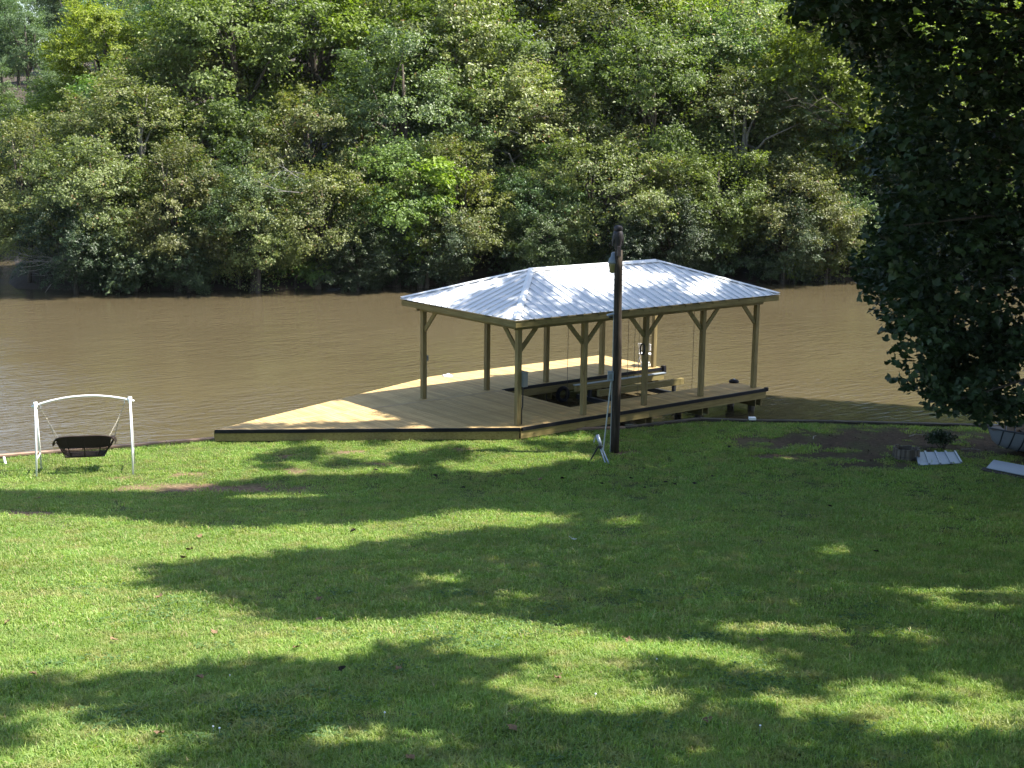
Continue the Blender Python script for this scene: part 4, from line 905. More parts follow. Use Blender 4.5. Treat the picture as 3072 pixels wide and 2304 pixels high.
# ------------------------------------------------------------------ the trees on the near side: shade over lawn, roof and shore
# leaf cover of the canopy per 0.3 m cell of the lawn it shades: tenths run by run (cover * 1000 + run length)
COVER = [9006, 6, 9008, 11, 9014, 9, 9018, 15, 9010, 4, 9006, 6, 9009, 8, 9015, 10, 9010, 23, 9001, 3, 9006, 4, 9005, 7, 9011, 5, 9013, 14, 9006, 30, 9002, 1, 9011, 9, 9010, 2, 9002, 1, 9013, 1, 9001, 13, 9007, 32, 9005, 1, 9002, 14, 9006, 3, 9001, 2, 9018, 10, 9008, 5, 9004, 4, 9005, 15, 9002, 2, 9002, 14, 9006, 3, 9002, 1, 9009, 3, 9007, 9, 9007, 14, 9005, 15, 9002, 17, 9012, 3, 9006, 3, 9014, 3, 9005, 16, 9005, 5, 9007, 11, 9006, 7, 9018, 4, 9015, 3, 9004, 11, 9011, 3, 9008, 12, 9005, 7, 9018, 5, 9014, 6, 9002, 3, 9005, 3, 9011, 4, 9006, 6, 9003, 6, 9003, 2, 9013, 1, 9002, 4, 9001, 6, 9003, 1, 9007, 15, 9004, 7, 9007, 6, 9009, 1, 9004, 5, 9002, 4, 9012, 8, 9014, 17, 9005, 9, 9005, 8, 9010, 14, 9011, 9, 9015, 4, 9006, 5, 9004, 8, 9008, 13, 9003, 15, 9012, 2, 9001, 12, 9024, 11, 9009, 12, 9003, 16, 9016, 10, 9024, 16, 9017, 26, 9009, 7, 9006, 2, 9003, 3, 9017, 16, 9013, 26, 9007, 8004, 3, 9007, 11, 9016, 15, 9018, 21, 9006, 8037, 9004, 15, 9020, 20, 9005, 8069, 9019, 9, 9004, 8069, 9019, 13, 8069, 9, 9008, 15, 8069, 10, 9006, 16, 8069, 1016, 12, 9004, 8069, 1022, 5, 9016, 8058, 1021, 9001, 6, 9025, 8048, 1021, 9001, 6, 9003, 2, 9001, 2, 9017, 8048, 1021, 9001, 6, 9002, 6, 9018, 8047, 1020, 9001, 4, 9023, 6, 8047, 1020, 9001, 3, 9025, 6, 8046, 1020, 9001, 3, 9014, 6, 9002, 9, 8046, 1020, 9018, 6, 9002, 10, 8045, 1019, 9019, 6, 9001, 7, 9001, 3, 8045, 1019, 1, 9002, 1, 9014, 7, 9001, 1, 9003, 8, 8044, 1019, 5, 9012, 2, 1005, 9006, 7, 9001, 8044, 1018, 8, 9012, 1006, 9003, 1, 9005, 3, 9002, 8043, 1018, 10, 9010, 1006, 9002, 3, 9005, 1, 9003, 8043, 1018, 15, 9006, 1004, 1, 9002, 3, 9010, 8042, 1018, 15, 9003, 13, 9010, 8042, 1017, 17, 9001, 16, 9008, 8042, 1017, 18, 9001, 12, 9012, 8041, 1017, 30, 9013, 8041, 1016, 27, 9009, 1, 9002, 2, 9004, 8040, 1016, 27, 9005, 6, 9001, 2, 9004, 8040, 1016, 27, 9004, 7, 9001, 2, 9005, 8039, 1016, 13, 9003, 8, 9009, 3, 9010, 8039, 1015, 13, 9008, 2, 9019, 1, 9005, 8038, 1015, 13, 9009, 1, 9025, 8038, 1015, 12, 9012, 1, 9024, 8037, 1014, 12, 9011, 3, 9013, 1, 9006, 4, 8037, 1014, 12, 9005, 8004, 9004, 2, 9010, 2, 9006, 5, 9001, 8036, 1014, 10, 9007, 8008, 3, 9018, 2, 9003, 8036, 1014, 9, 9008, 8016, 9013, 2, 9002, 2, 8035, 1013, 9, 9009, 8021, 9006, 8, 8035, 1013, 9, 9009, 8004, 2, 8015, 9007, 8, 8034, 1013, 9, 9009, 8004, 3, 8014, 9014, 1, 8034, 1012, 10, 9009, 8004, 3, 8014, 9016, 8033, 1012, 9, 9010, 8022, 9015, 8033, 1012, 9, 9010, 8022, 9016, 8032, 1011, 12, 9008, 8022, 9016, 8032, 1011, 13, 9007, 8023, 9016, 8031, 1011, 15, 9005, 8023, 9016, 8031, 1011, 17, 9003, 8023, 9017, 8030, 1010, 18, 9002, 8024, 9017, 8030, 1010, 19, 9001, 8025, 9008, 2, 9007, 8029, 1010, 22, 9002, 8021, 9004, 2, 9011, 8029, 1009, 23, 9015, 8008, 9005, 2, 9011, 8028, 1009, 24, 9026, 3, 9011, 8028, 1009, 26, 9025, 2, 9012, 8027, 1009, 27, 9038, 8027, 1008, 29, 9037, 8027, 1008, 28, 9039, 8026, 1008, 30, 9037, 8026, 1007, 33, 9036, 8025, 1007, 15, 9004, 15, 9035, 8025, 1007, 14, 9007, 16, 9033, 8024, 1007, 12, 9013, 14, 9031, 8024, 1006, 11, 9016, 14, 9002, 1002, 9027, 8023, 1006, 9, 9019, 13, 9002, 1003, 9026, 8023, 1006, 7, 9023, 11, 9002, 1003, 9027, 8022, 1005, 9032, 11, 9002, 1002, 9027, 8022, 1005, 9033, 9, 9033, 8021, 1005, 9018, 1, 9014, 9, 9033, 8021, 1004, 9033, 9, 9035, 8020, 1004, 9036, 2, 9039, 8020, 1004, 9078, 8019, 1004, 9071, 1002, 9005, 8019, 1003, 9071, 1004, 9005, 8018, 1003, 9018, 1005, 9049, 1004, 9004, 8018, 1003, 9018, 1009, 9046, 1003, 9005, 8017, 1002, 9019, 1009, 9054, 8017, 1002, 14, 9007, 1007, 9054, 8017, 1002, 15, 9068, 8016, 1001, 18, 9066, 8016, 1001, 19, 9066, 8015, 1001, 20, 9065, 8015, 23, 9039, 4, 9021, 8014, 25, 9038, 2, 1006, 9016, 8014, 32, 9029, 1, 9003, 1006, 9016, 8014, 36, 9052, 8013, 36, 9002, 6, 9044, 8013, 23, 9002, 11, 9002, 8, 9042, 8013, 28, 9005, 15, 9007, 3, 9031, 8012, 22, 9002, 5, 9002, 3, 9002, 13, 9005, 5, 9030, 8012, 22, 9005, 2, 9001, 4, 9003, 15, 9012, 1, 9025, 8011, 22, 9005, 7, 9006, 12, 9012, 1, 9001, 3, 9021, 8011, 4, 9001, 18, 9004, 7, 9006, 12, 9015, 3, 9020, 8011, 6, 9001, 17, 9003, 10, 9003, 11, 9017, 2, 9021, 8010, 8, 9002, 15, 9001, 11, 9003, 3, 9001, 6, 9041, 8010, 10, 9002, 26, 9001, 8, 9020, 1, 9023, 8010, 12, 9002, 10, 9001, 6, 9001, 14, 9020, 1, 9025, 8009, 15, 9007, 23, 9047, 8009, 18, 9015, 3, 8002, 14, 9040, 8009, 24, 9011, 2, 1001, 8001, 9002, 11, 9041, 8008, 29, 9005, 3, 1002, 8001, 9006, 6, 9041, 8008, 33, 9003, 1, 8002, 1001, 8002, 9008, 2, 9042, 8007, 33, 9003, 1, 8006, 9051, 8007, 32, 9004, 1, 8002, 2, 8006, 9047, 8007, 31, 9005, 1, 8002, 3, 8001, 1, 8008, 9043, 8006, 31, 9005, 8003, 3, 8012, 2, 9039, 8006, 31, 9005, 8004, 2, 8013, 3, 9037, 8006, 32, 9004, 8002, 3, 8002, 2, 8011, 3, 9037, 8005, 34, 9001, 1, 8001, 9, 8011, 3, 9040, 36, 9001, 8001, 10, 8012, 1, 9041, 47, 9001, 8012, 9041, 26, 8004, 3, 9002, 1, 8001, 10, 9002, 8012, 9040, 25, 8002, 5, 9004, 8001, 12, 8013, 9039, 32, 9002, 16, 8003, 2, 8009, 9037, 32, 9001, 4, 9002, 12, 8002, 4, 8008, 9036, 34, 9006, 12, 8001, 5, 8008, 9035, 36, 9005, 11, 8001, 5, 8009, 9034, 36, 9006, 4, 8001, 6, 8001, 4, 8011, 9032, 36, 9008, 3, 8004, 1, 8002, 4, 8002, 9001, 1, 8008, 9031, 47, 8008, 4, 8002, 2, 8008, 9027, 51, 8009, 2, 8003, 1, 8008, 9024, 55, 8008, 2, 8002, 9002, 8007, 9022, 58, 8007, 3, 8002, 9001, 1, 9001, 8005, 9021, 55, 9004, 2, 8006, 3, 8002, 9005, 8003, 9019, 55, 9005, 4, 8005, 4, 8001, 3, 9003, 8001, 9017, 58, 9003, 8, 8003, 11, 9014, 69, 9005, 8002, 13, 9009, 72, 9005, 8002, 16, 9003, 76, 9005, 8001, 94, 9006, 8001, 45]
DENS = np.concatenate([np.full(q % 1000, q // 1000) for q in COVER]).reshape(-1, 101) / 9.0
CELL, MX0, MY0 = 0.3, -13.5, 4.0
def cover_at(X, Y, Z):
    i = int((X - 0.661 * Z - MX0) / CELL); j = int((Y - 0.016 * Z - MY0) / CELL)
    if i >= DENS.shape[1] or j < 0: return 1.0
    return float(DENS[min(j, DENS.shape[0] - 1), max(i, 0)])
TRUNKS = [(10.2, 9.0), (13.0, 17.5), (15.5, 25.5), (17.2, 33.5), (19.0, 40.5)]
g = np.random.default_rng(99)
clumps = [[] for _ in TRUNKS]
for j in range(DENS.shape[0]):
    for i in range(DENS.shape[1]):
        d = DENS[j, i]
        if d < 0.05: continue
        qx = MX0 + (i + 0.5) * CELL; qy = MY0 + (j + 0.5) * CELL
        if qx > 15: continue
        zmin = max(11.0, ZC + 0.097 * qy + 1.6)
        want = (3.0 + 0.25 * (qx + 6) - qx) / 0.661 if qx < 3 else 0
        z = max(zmin, min(want, 22.0)) + g.uniform(0, 3.0)
        X, Y = qx + 0.661 * z, qy + 0.016 * z
        k = int(np.argmin([(X - a) ** 2 * 0.25 + (Y - b) ** 2 for a, b in TRUNKS]))
        clumps[k].append((X, Y, z, d))
TREE_WORD = ["tall shade tree uphill beside the lawn, nearest the photographer", "tall shade tree right of the lawn's upper half", "tall shade tree right of the lawn's lower half", "tall tree rising over the ribbed boat", "tall tree on the shore beyond the boat"]
def zfr(Y): return ZC + 0.097 * Y + 1.0
for k, (tx, ty) in enumerate(TRUNKS):
    A = np.array(clumps[k]); gz = float(zg(tx, min(ty, 38))) if ty < 39 else 0.3
    root = empty("shade_tree", (tx, ty, gz), 0, TREE_WORD[k], "tree", "shade trees along the right side of the lawn")
    org = np.array([tx, ty, gz])
    per = np.maximum(1, np.round((19 + 10 * (A[:, 3] > 0.7) + 12 * (A[:, 0] > 14)) * A[:, 3] ** 1.3)).astype(int)
    idx = np.repeat(np.arange(len(A)), per); n_ = len(idx)
    Pp = A[idx, :3] + g.normal(size=(n_, 3)) * np.array([0.22, 0.19, 0.6]) ; Pp[:, 0] += 0.661 * (Pp[:, 2] - A[idx, 2]); Pp[:, 1] += 0.016 * (Pp[:, 2] - A[idx, 2])
    L = g.uniform(0.15, 0.24, n_)
    Nn = np.array([0.3, 0, 0.9]) + g.normal(size=(n_, 3)) * 0.45
    link_mesh("crown", leaf_mesh("shade_crown", Pp - org, Nn, L, L * 0.75, g.uniform(0.1, 0.9, n_), LM['green'], SHAPE_O, 0.12, g), None, root)
    mb = MB(); top = max(17.0, float(np.percentile(A[:, 2], 60))) - gz
    mb.tube([(0, 0, -0.3), (0.05, 0, 0.5), (0.2, 0.1, top * 0.5), (0.1, 0.0, top)], [0.42, 0.33, 0.25, 0.08], 10)
    kept = 0
    for q in g.choice(len(A), min(160, len(A)), replace=False):
        e = Vector(A[q, :3] - org); z0 = max(e.z - 3.5, zfr(ty) - gz + 0.3, 5.0); z0 = min(z0, top - 0.3)
        s0 = Vector((0.15, 0.05, z0)); mid = s0.lerp(e, 0.5); mid.z = max(mid.z + 0.6, zfr(mid.y + ty) - gz + 0.5)
        cov = []
        for t_ in np.linspace(0, 1, 14):
            w_ = (s0.lerp(mid, t_ * 2) if t_ < 0.5 else mid.lerp(e, t_ * 2 - 1)); cov.append(cover_at(w_.x + tx, w_.y + ty, w_.z + gz))
        if min(cov) < 0.6 or kept >= 20: continue
        kept += 1; mb.tube([s0, mid, e], [0.11, 0.07, 0.02], 6)
    mb.build("trunk", MT['bark'], root, True)

# the dark tree at the water's edge, hanging low at the right
DT = (15.2, 33.2)
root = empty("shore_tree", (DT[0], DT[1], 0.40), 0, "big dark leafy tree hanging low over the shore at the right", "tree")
EDGE_Z = [2.06, 2.33, 2.72, 3.16, 3.49, 3.93, 4.25, 4.79, 5.66, 6.73, 7.79, 8.84, 9.87, 10.68, 11.28, 11.88, 14.42]
EDGE_X = [11.48, 10.69, 10.23, 9.81, 9.74, 9.33, 8.6, 8.37, 8.35, 8.29, 8.3, 8.27, 8.15, 7.68, 7.02, 6.37, 4.5]
g = np.random.default_rng(123)
CC = []
for _ in range(3000):
    z = g.uniform(1.6, 19.0); Y = g.uniform(29.5, 35.5)
    xe = np.interp(z, EDGE_Z, EDGE_X) * (Y / 32.0) + 0.38 * math.sin(z * 2.3 + Y * 0.7) + 0.25 * math.sin(z * 5.1 - Y * 1.9) + abs(g.normal()) * 0.22 + 0.12
    w = g.uniform(0, 1) ** 1.5
    X = xe + w * (18.5 - xe)
    if z - 0.12 < ZC - 0.2135 * Y: continue              # its lowest sprays hang clear of the boat
    if z > 7.0 and cover_at(X, Y, z) < 0.5: continue
    CC.append((X, Y, z))
CC = np.array(CC); m = len(CC); per = 26; idx = np.repeat(np.arange(m), per)
off = g.normal(size=(m * per, 3)); off /= np.linalg.norm(off, axis=1, keepdims=True); off *= g.uniform(0, 1, (m * per, 1)) ** 0.5 * np.array([0.42, 0.42, 0.30])
off[:, 2] -= 0.5 * (off[:, 0] ** 2 + off[:, 1] ** 2)
Pp = CC[idx] + off; n_ = len(Pp); L = g.uniform(0.13, 0.22, n_)
Nn = np.array([0.0, -0.1, 0.8]) + off * 0.9 + g.normal(size=(n_, 3)) * 0.45
org = np.array([DT[0], DT[1], 0.40])
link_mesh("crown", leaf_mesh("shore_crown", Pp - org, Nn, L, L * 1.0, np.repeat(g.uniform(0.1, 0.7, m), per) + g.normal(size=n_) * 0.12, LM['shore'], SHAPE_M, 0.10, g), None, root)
mb = MB(); mb.tube([(0, 0, -0.3), (0.0, 0, 0.6), (0.2, 0.1, 6), (0.4, 0.0, 12), (0.3, 0, 17)], [0.34, 0.26, 0.2, 0.13, 0.04], 10)
for q in g.choice(m, 40, replace=False):
    e = Vector(CC[q] - org); s0 = Vector((0.2, 0.05, max(1.5, min(16, e.z * 0.9 + 0.5)))); mid = s0.lerp(e, 0.5) + Vector((0, 0, 0.35)); mb.tube([s0, mid, e], [0.07, 0.045, 0.012], 5)
mb.build("trunk", MT['bark'], root, True)
mb = MB()
for (a, b) in ((Vector((-5.0, -0.5, 9.2)), Vector((-7.6, -0.3, 10.1))), (Vector((-5.2, -0.5, 8.2)), Vector((-6.9, -0.4, 6.4))), (Vector((-5.0, -0.6, 11.5)), Vector((-6.6, -0.4, 12.4)))):
    mid = a.lerp(b, 0.5) + Vector((0, 0, 0.25)); mb.tube([Vector((0.2, 0, a.z - 1)), a, mid, b], [0.06, 0.035, 0.02, 0.006], 5)
    for k in range(5): mb.tube([mid.lerp(b, k / 5), mid.lerp(b, k / 5) + Vector((g.normal() * .4 - .3, 0, g.normal() * .4))], [0.012, 0.003], 4)
mb.build("bare_limbs", MT['bark'], root, True)
# understory shrub in its shade
t = empty("shrub", (11.9, 37.2, 0.40), 0, "low dark shrub in the shade between planter and boat", "shrub")
Pp, Nn, tint, _c = crown_points(np.random.default_rng(77), 0.40, 0.16, 8, 16, 0.17, 0.7, -0.3)
n_ = len(Pp); L = rng.uniform(0.05, 0.1, n_)
link_mesh("foliage", leaf_mesh("shrub_leaves", Pp + np.array([0, 0, 0.25]), Nn, L, L * 0.6, tint, LM['shore']), None, t)
mb = MB()
for k in range(7): mb.tube([(0, 0, -0.05), (random.uniform(-.5, .5), random.uniform(-.4, .4), random.uniform(.3, .6))], [0.012, 0.005], 5)
mb.build("stems", MT['bark'], t)
for k, (x, y, a, lab) in enumerate(((11.6, 38.6, 0.4, "pale fallen stick behind the low shrub"), (12.6, 36.9, -0.1, "pale fallen stick lying against the boat's bow"), (8.6, 38.2, 1.2, "short fallen stick on the bare soil by the seawall"))):
    t = MB().tube([(-0.25, 0, 0.02), (0.0, 0.03, 0.05), (0.28, 0, 0.02)], [0.014, 0.012, 0.006], 5).build("stick", MT['pale_bark']); t.location = (x, y, 0.41); t.rotation_euler = (0, 0, a); tag(t, lab, "stick")

# ------------------------------------------------------------------ fallen leaves
def fallen(x, y, mat, lab, size, seed):
    g = np.random.default_rng(seed); mb = MB(); vs = [Vector((0, 0, 0.02))]
    k = len(SHAPE_M)
    for (a, b) in SHAPE_M: vs.append(Vector((a * size, b * size, 0.02 + g.uniform(0.0, 0.35) * size)))
    mb.poly(vs, [(0, i + 1, (i + 1) % k + 1) for i in range(k)])
    mb.tube([vs[1], vs[1] + Vector((0.0, -0.5 * size, 0.3 * size))], 0.003, 4)
    o = mb.build("fallen_leaf", mat); o.location = (x, y, float(zg(x, y)) + 0.055); o.rotation_euler = (g.uniform(-.4, .4), g.uniform(-.4, .4), g.uniform(0, 6.28))
    tag(o, lab, "leaf", "fallen leaves on the lawn"); return o
def lawn_word(x, y):
    u = x / y / 0.371
    a = "left" if u < -0.33 else ("right" if u > 0.4 else "middle")
    b = "near the seawall" if y > 31 else ("just below the flat ground" if y > 25 else ("halfway up the slope" if y > 17.5 else ("on the upper slope" if y > 13.5 else "in the closest grass")))
    return f"{b}, {a} of the lawn"
FALL = [(-10.48, 29.66, 0), (-3.32, 13.95, 0), (-3.67, 16.23, 0), (-1.22, 14.46, 0), (0.53, 14.09, 0), (0.03, 12.15, 0), (-5.13, 14.02, 0), (-4.92, 18.51, 0), (-2.67, 18.47, 0), (-2.98, 25.31, 1), (-3.40, 33.69, 1), (-5.69, 24.32, 0), (-5.51, 22.77, 0), (-5.41, 21.89, 0), (1.18, 24.47, 2), (0.74, 32.97, 0), (-2.51, 15.43, 0), (-3.21, 11.87, 0), (-0.85, 11.20, 0), (2.97, 33.17, 1), (3.80, 32.85, 1), (2.22, 32.58, 1), (3.98, 32.67, 1), (5.05, 33.45, 1), (5.94, 36.67, 1), (1.28, 33.09, 1), (-1.14, 31.95, 1), (-2.57, 31.74, 1), (-1.88, 33.17, 1), (4.50, 32.79, 1), (3.20, 32.22, 1), (1.48, 16.06, 0), (-2.47, 17.07, 1), (-6.38, 16.71, 0), (-1.83, 14.39, 1), (1.94, 12.54, 0), (6.48, 23.52, 1), (3.09, 16.15, 0), (7.13, 29.90, 1), (-4.76, 15.73, 0)]
for i, (x, y, b) in enumerate(FALL):
    if b == 2: fallen(x, y, MT['cloth'], "single pale leaf on the shaded middle of the lawn", 0.12, i)
    else: fallen(x, y, MT['dark_leaf'] if b == 1 else MT['dry_leaf'], ("dark curled fallen leaf " if b == 1 else "dry brown fallen leaf ") + lawn_word(x, y), 0.10 if y < 20 else 0.13, i)

# litter of dead leaves on the bare soil under the dark tree
g = np.random.default_rng(31); n_ = 900
LX = g.normal(11.2, 2.6, n_); LY = g.normal(37.6, 1.2, n_); k = (LY < shore(LX) - 0.2) & (LY > 34.4); LX, LY = LX[k], LY[k]; n_ = len(LX); L = g.uniform(0.03, 0.085, n_)
lt = link_mesh("leaf_litter", leaf_mesh("leaf_litter", np.stack([LX, LY, zg(LX, LY) + 0.02], -1), np.array([0, 0, 1.0]) + g.normal(size=(n_, 3)) * 0.35, L, L * 0.6, g.uniform(0, 1, n_), plain("litter", (0.13, 0.10, 0.075), 0.9, 0, 0.6, 3, 0, 0.1))); tag(lt, "dead leaves strewn over the bare soil beneath the dark tree", "leaf litter", kind="stuff")

# ------------------------------------------------------------------ grass
gr = leaf_mat("grass blades", (0.115, 0.190, 0.030), (0.220, 0.320, 0.070), (0.345, 0.440, 0.160), 0.5, 0.45, 0.3, 0.02, (0.42, 0.36, 0.20))
nn_ = gr.node_tree            # drier and lusher patches across the lawn
pt = noise(nn_, geo_pos(nn_), 0.55, 5, 0.6)
for nd in [x for x in nn_.nodes if x.type == 'HUE_SAT']:
    mv = nn_.nodes.new("ShaderNodeMapRange"); mv.inputs[1].default_value = 0.3; mv.inputs[2].default_value = 0.7; mv.inputs[3].default_value = 0.80; mv.inputs[4].default_value = 1.18
    nn_.links.new(pt, mv.inputs[0]); nn_.links.new(mv.outputs[0], nd.inputs["Value"])
    src_ = nd.outputs[0]; tgt = [l.to_socket for l in src_.links]
    dry = mixc(nn_, src_, (0.36, 0.31, 0.15), ramp(nn_, noise(nn_, geo_pos(nn_), 1.9, 4, 0.6), [(0.50, (0, 0, 0)), (0.72, (0.7, 0.7, 0.7))]))
    for t_ in tgt: nn_.links.new(dry, t_)
def blade_clump(seed, R0, nb, h, w, mat):
    g = np.random.default_rng(seed); V = []; F = []; T = []
    for k in range(nb):
        a = g.uniform(0, 6.283); r = R0 * math.sqrt(g.uniform(0, 1)); p = np.array([r * math.cos(a), r * math.sin(a), -0.01])
        H = h * g.uniform(0.55, 1.25); b = g.uniform(0, 6.283); d = np.array([math.cos(b), math.sin(b), 0]); ln = g.uniform(0.25, 1.15) * H
        sdv = np.array([-d[1], d[0], 0]) * w * g.uniform(0.7, 1.2) * 0.5
        p1 = p + np.array([0, 0, H * 0.6]) + d * ln * 0.3; p2 = p + np.array([0, 0, H * (0.95 - 0.25 * ln / H)]) + d * ln * 0.95
        i = len(V); V += [p - sdv, p + sdv, p1 - sdv * 0.85, p1 + sdv * 0.85, p2]; F += [(i, i + 1, i + 3, i + 2), (i + 2, i + 3, i + 4)]
        t_ = g.uniform(0.05, 0.89) if g.uniform() > 0.04 else 1.0
        T += [t_] * 5
    me = bpy.data.meshes.new("grass_tuft"); me.from_pydata([tuple(v) for v in V], [], F)
    a = me.attributes.new("tint", 'FLOAT', 'POINT'); a.data.foreach_set("value", np.array(T, np.float32)); me.materials.append(mat); return me

def grass_field(name, X, Y, meshes, seed, s0, s1, label):
    g = np.random.default_rng(seed)
    keep = bareness(X, Y) < g.uniform(0.08, 0.80, len(X)) ** 1.3
    X, Y = X[keep], Y[keep]; n_ = len(X)
    me = bpy.data.meshes.new(name); me.vertices.add(n_)
    me.vertices.foreach_set("co", np.stack([X, Y, zg(X, Y)], -1).astype(np.float32).reshape(-1))
    def at(nm, ty, v, fld):
        a = me.attributes.new(nm, ty, 'POINT'); a.data.foreach_set(fld, v.astype(np.float32 if ty != 'INT' else np.int32).reshape(-1))
    at("rot", 'FLOAT_VECTOR', np.stack([g.normal(size=n_) * 0.08, g.normal(size=n_) * 0.08, g.uniform(0, 6.283, n_)], -1), "vector")
    at("scl", 'FLOAT', g.uniform(s0, s1, n_) * (1 + 0.22 * np.sin(X * 2.1 + 1.3 * np.sin(Y * 1.1)) * np.sin(Y * 1.7 + X * 0.6) + 0.14 * np.sin(X * 6.3 - Y * 4.9)), "value"); at("pick", 'INT', g.integers(0, len(meshes), n_), "value")
    o = bpy.data.objects.new(name, me); COL.objects.link(o)
    ng = bpy.data.node_groups.new(name, 'GeometryNodeTree')
    ng.interface.new_socket("Geometry", in_out='INPUT', socket_type='NodeSocketGeometry'); ng.interface.new_socket("Geometry", in_out='OUTPUT', socket_type='NodeSocketGeometry')
    gi = ng.nodes.new("NodeGroupInput"); go = ng.nodes.new("NodeGroupOutput")
    gti = ng.nodes.new("GeometryNodeGeometryToInstance")
    for me_ in reversed(meshes):
        src = bpy.data.objects.new("grass_tuft", me_)        # never linked to the scene: only a source of geometry
        oi = ng.nodes.new("GeometryNodeObjectInfo"); oi.inputs[0].default_value = src; oi.inputs[1].default_value = False
        ng.links.new(oi.outputs["Geometry"], gti.inputs[0])
    iop = ng.nodes.new("GeometryNodeInstanceOnPoints")
    def named(nm, ty):
        x = ng.nodes.new("GeometryNodeInputNamedAttribute"); x.data_type = ty; x.inputs[0].default_value = nm; return x.outputs[0]
    ng.links.new(gi.outputs[0], iop.inputs["Points"]); ng.links.new(gti.outputs[0], iop.inputs["Instance"])
    iop.inputs["Pick Instance"].default_value = True
    ng.links.new(named("pick", 'INT'), iop.inputs["Instance Index"]); ng.links.new(named("rot", 'FLOAT_VECTOR'), iop.inputs["Rotation"]); ng.links.new(named("scl", 'FLOAT'), iop.inputs["Scale"])
    ng.links.new(iop.outputs[0], go.inputs[0])
    md = o.modifiers.new("tufts", 'NODES'); md.node_group = ng
    tag(o, label, "grass", kind="stuff"); return o

def scatter(seed, y0, y1, dens, margin):
    g = np.random.default_rng(seed); xm = 0.371 * y1 + margin
    n_ = int(dens * 2 * xm * (y1 - y0)); X = g.uniform(-xm, xm, n_); Y = g.uniform(y0, y1, n_)
    k = (np.abs(X) < 0.371 * Y + margin) & (Y < shore(X) - 0.16)
    # nothing grows on the dock
    c, s_ = math.cos(BH_RZ), math.sin(BH_RZ); bx = (X - 0.169) * c + (Y - 37.893) * s_; by = -(X - 0.169) * s_ + (Y - 37.893) * c
    yl = np.where(bx < -0.15, 4.33 + (bx + 7.12) * (-4.63 / 6.97), -0.30)
    k &= ~((bx > -7.1) & (by > yl + 0.15))
    return X[k], Y[k]
near = [blade_clump(300 + i, 0.125, 40, 0.085, 0.0082, gr) for i in range(6)]
midm = [blade_clump(320 + i, 0.16, 50, 0.066, 0.0098, gr) for i in range(5)]
farm = [blade_clump(340 + i, 0.24, 64, 0.055, 0.014, gr) for i in range(5)]
X, Y = scatter(1, 9.0, 16.0, 165, 0.8); grass_field("lawn_grass", X, Y, near, 4, 0.75, 1.3, "sunlit and shaded lawn grass in the foreground")
X, Y = scatter(2, 16.0, 25.0, 85, 1.2); grass_field("lawn_grass", X, Y, midm, 5, 0.75, 1.3, "lawn grass across the middle of the slope")
X, Y = scatter(3, 25.0, 41.0, 42, 2.0); grass_field("lawn_grass", X, Y, farm, 6, 0.7, 1.25, "lawn grass on the flat ground near the seawall")
# clover and small weeds low in the grass of the foreground, with a few white flower heads
g = np.random.default_rng(55); PX_, PY_ = [], []
for k in range(46):
    cy = g.uniform(11, 20); cx = g.uniform(-0.36, 0.36) * cy; m_ = int(g.uniform(25, 90)); r0 = g.uniform(0.12, 0.4)
    PX_.append(cx + g.normal(size=m_) * r0); PY_.append(cy + g.normal(size=m_) * r0 * 0.8)
PX_ = np.repeat(np.concatenate(PX_), 3); PY_ = np.repeat(np.concatenate(PY_), 3); n_ = len(PX_); a_ = np.tile(np.array([0, 2.09, 4.19]), n_ // 3)
L = np.repeat(g.uniform(0.018, 0.034, n_ // 3), 3)
C_ = np.stack([PX_ + np.cos(a_) * L * 0.5, PY_ + np.sin(a_) * L * 0.5, zg(PX_, PY_) + np.repeat(g.uniform(0.05, 0.085, n_ // 3), 3)], -1)
LM['clover'] = leaf_mat("clover leaves", (0.05, 0.10, 0.03), (0.085, 0.16, 0.045), (0.13, 0.21, 0.07), 0.5, 0.35, 0.3, 0.0)
cl = link_mesh("clover", leaf_mesh("clover", C_, np.array([0, 0, 1.0]) + g.normal(size=(n_, 3)) * 0.25, L, L, g.uniform(0, 0.88, n_), LM['clover'], SHAPE_O)); tag(cl, "clover and small weeds growing low in the foreground grass", "clover", kind="stuff")
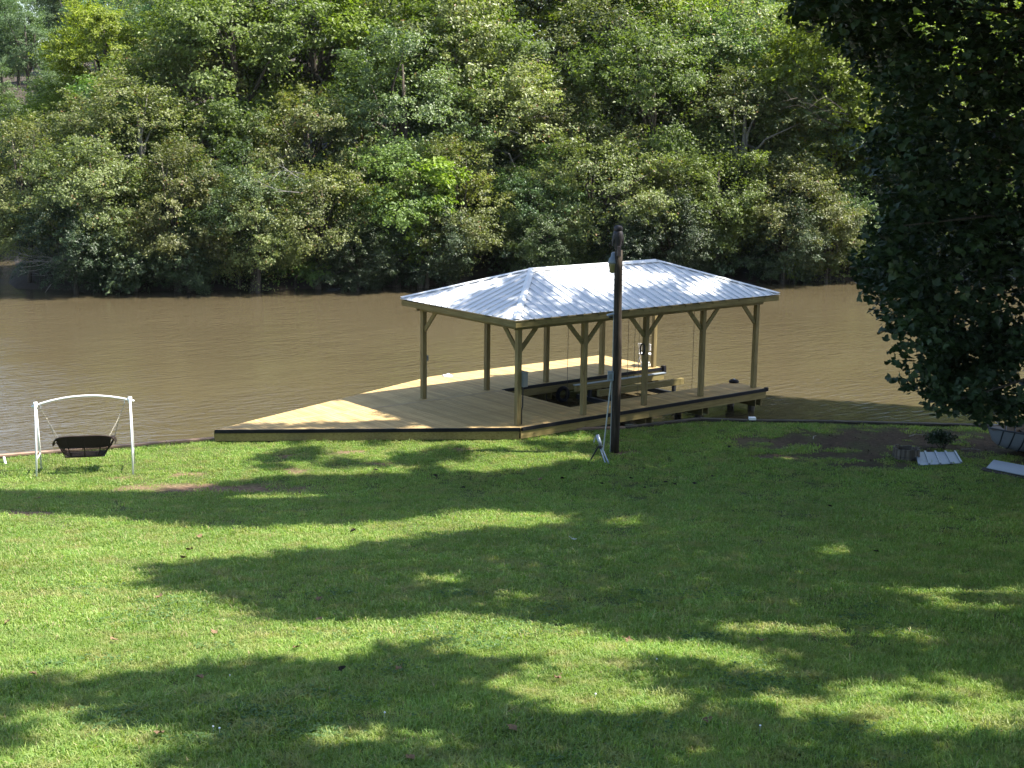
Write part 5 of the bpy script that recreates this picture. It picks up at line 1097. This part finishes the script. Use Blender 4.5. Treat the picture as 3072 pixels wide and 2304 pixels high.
mb = MB()
for (x_, y_) in ((-2.75, 12.05), (-2.68, 12.0), (-1.2, 12.6), (0.9, 13.4), (2.4, 12.3), (-3.0, 14.0), (1.7, 15.0)):
    mb.lathe([(0.004, 0.0), (0.011, 0.006), (0.009, 0.014), (0.002, 0.017)], 6, (x_, y_, float(zg(x_, y_)) + 0.085)); mb.tube([(x_, y_, float(zg(x_, y_))), (x_, y_, float(zg(x_, y_)) + 0.087)], 0.0015, 3)
o = mb.build("clover_flowers", MT['cloth']); tag(o, "tiny white clover flower heads dotted in the foreground grass", "flowers", kind="stuff")
tall = [blade_clump(360 + i, 0.07, 16, 0.15, 0.007, gr) for i in range(4)]
X, Y = scatter(8, 10.0, 36.0, 1.4, 1.0); grass_field("grass_tufts", X, Y, tall, 9, 0.7, 1.3, "taller grass tufts scattered over the lawn")

# ------------------------------------------------------------------ the air over the lake
hm = bpy.data.materials.new("lake haze"); hm.use_nodes = True; n = hm.node_tree
for x_ in list(n.nodes): 
    if x_.type == 'BSDF_PRINCIPLED': n.nodes.remove(x_)
pv = n.nodes.new("ShaderNodeVolumePrincipled"); pv.inputs["Color"].default_value = (0.86, 0.92, 1.0, 1); pv.inputs["Density"].default_value = 0.00005; pv.inputs["Anisotropy"].default_value = 0.2
n.links.new(pv.outputs[0], n.nodes["Material Output"].inputs["Volume"])
hz = MB().box((-620, -120, -5), (620, 1200, 75)).build("haze", hm); tag(hz, kind="stuff")

# labels shared by look-alikes: tell them apart by their order across the picture
ORD = ["first", "second", "third", "fourth", "fifth", "sixth", "seventh", "eighth", "ninth", "tenth", "eleventh", "twelfth"]
same = {}
for o in COL.objects:
    if o.parent is None and o.get("group") and o.get("label"): same.setdefault(o["label"], []).append(o)
for lab, os_ in same.items():
    if len(os_) < 2: continue
    os_.sort(key=lambda o: o.location.x / o.location.y)
    for i, o in enumerate(os_):
        q = ("left one" if i == 0 else "right one") if len(os_) == 2 else ORD[i] + " from the left"
        o["label"] = f"{lab}, {q}"
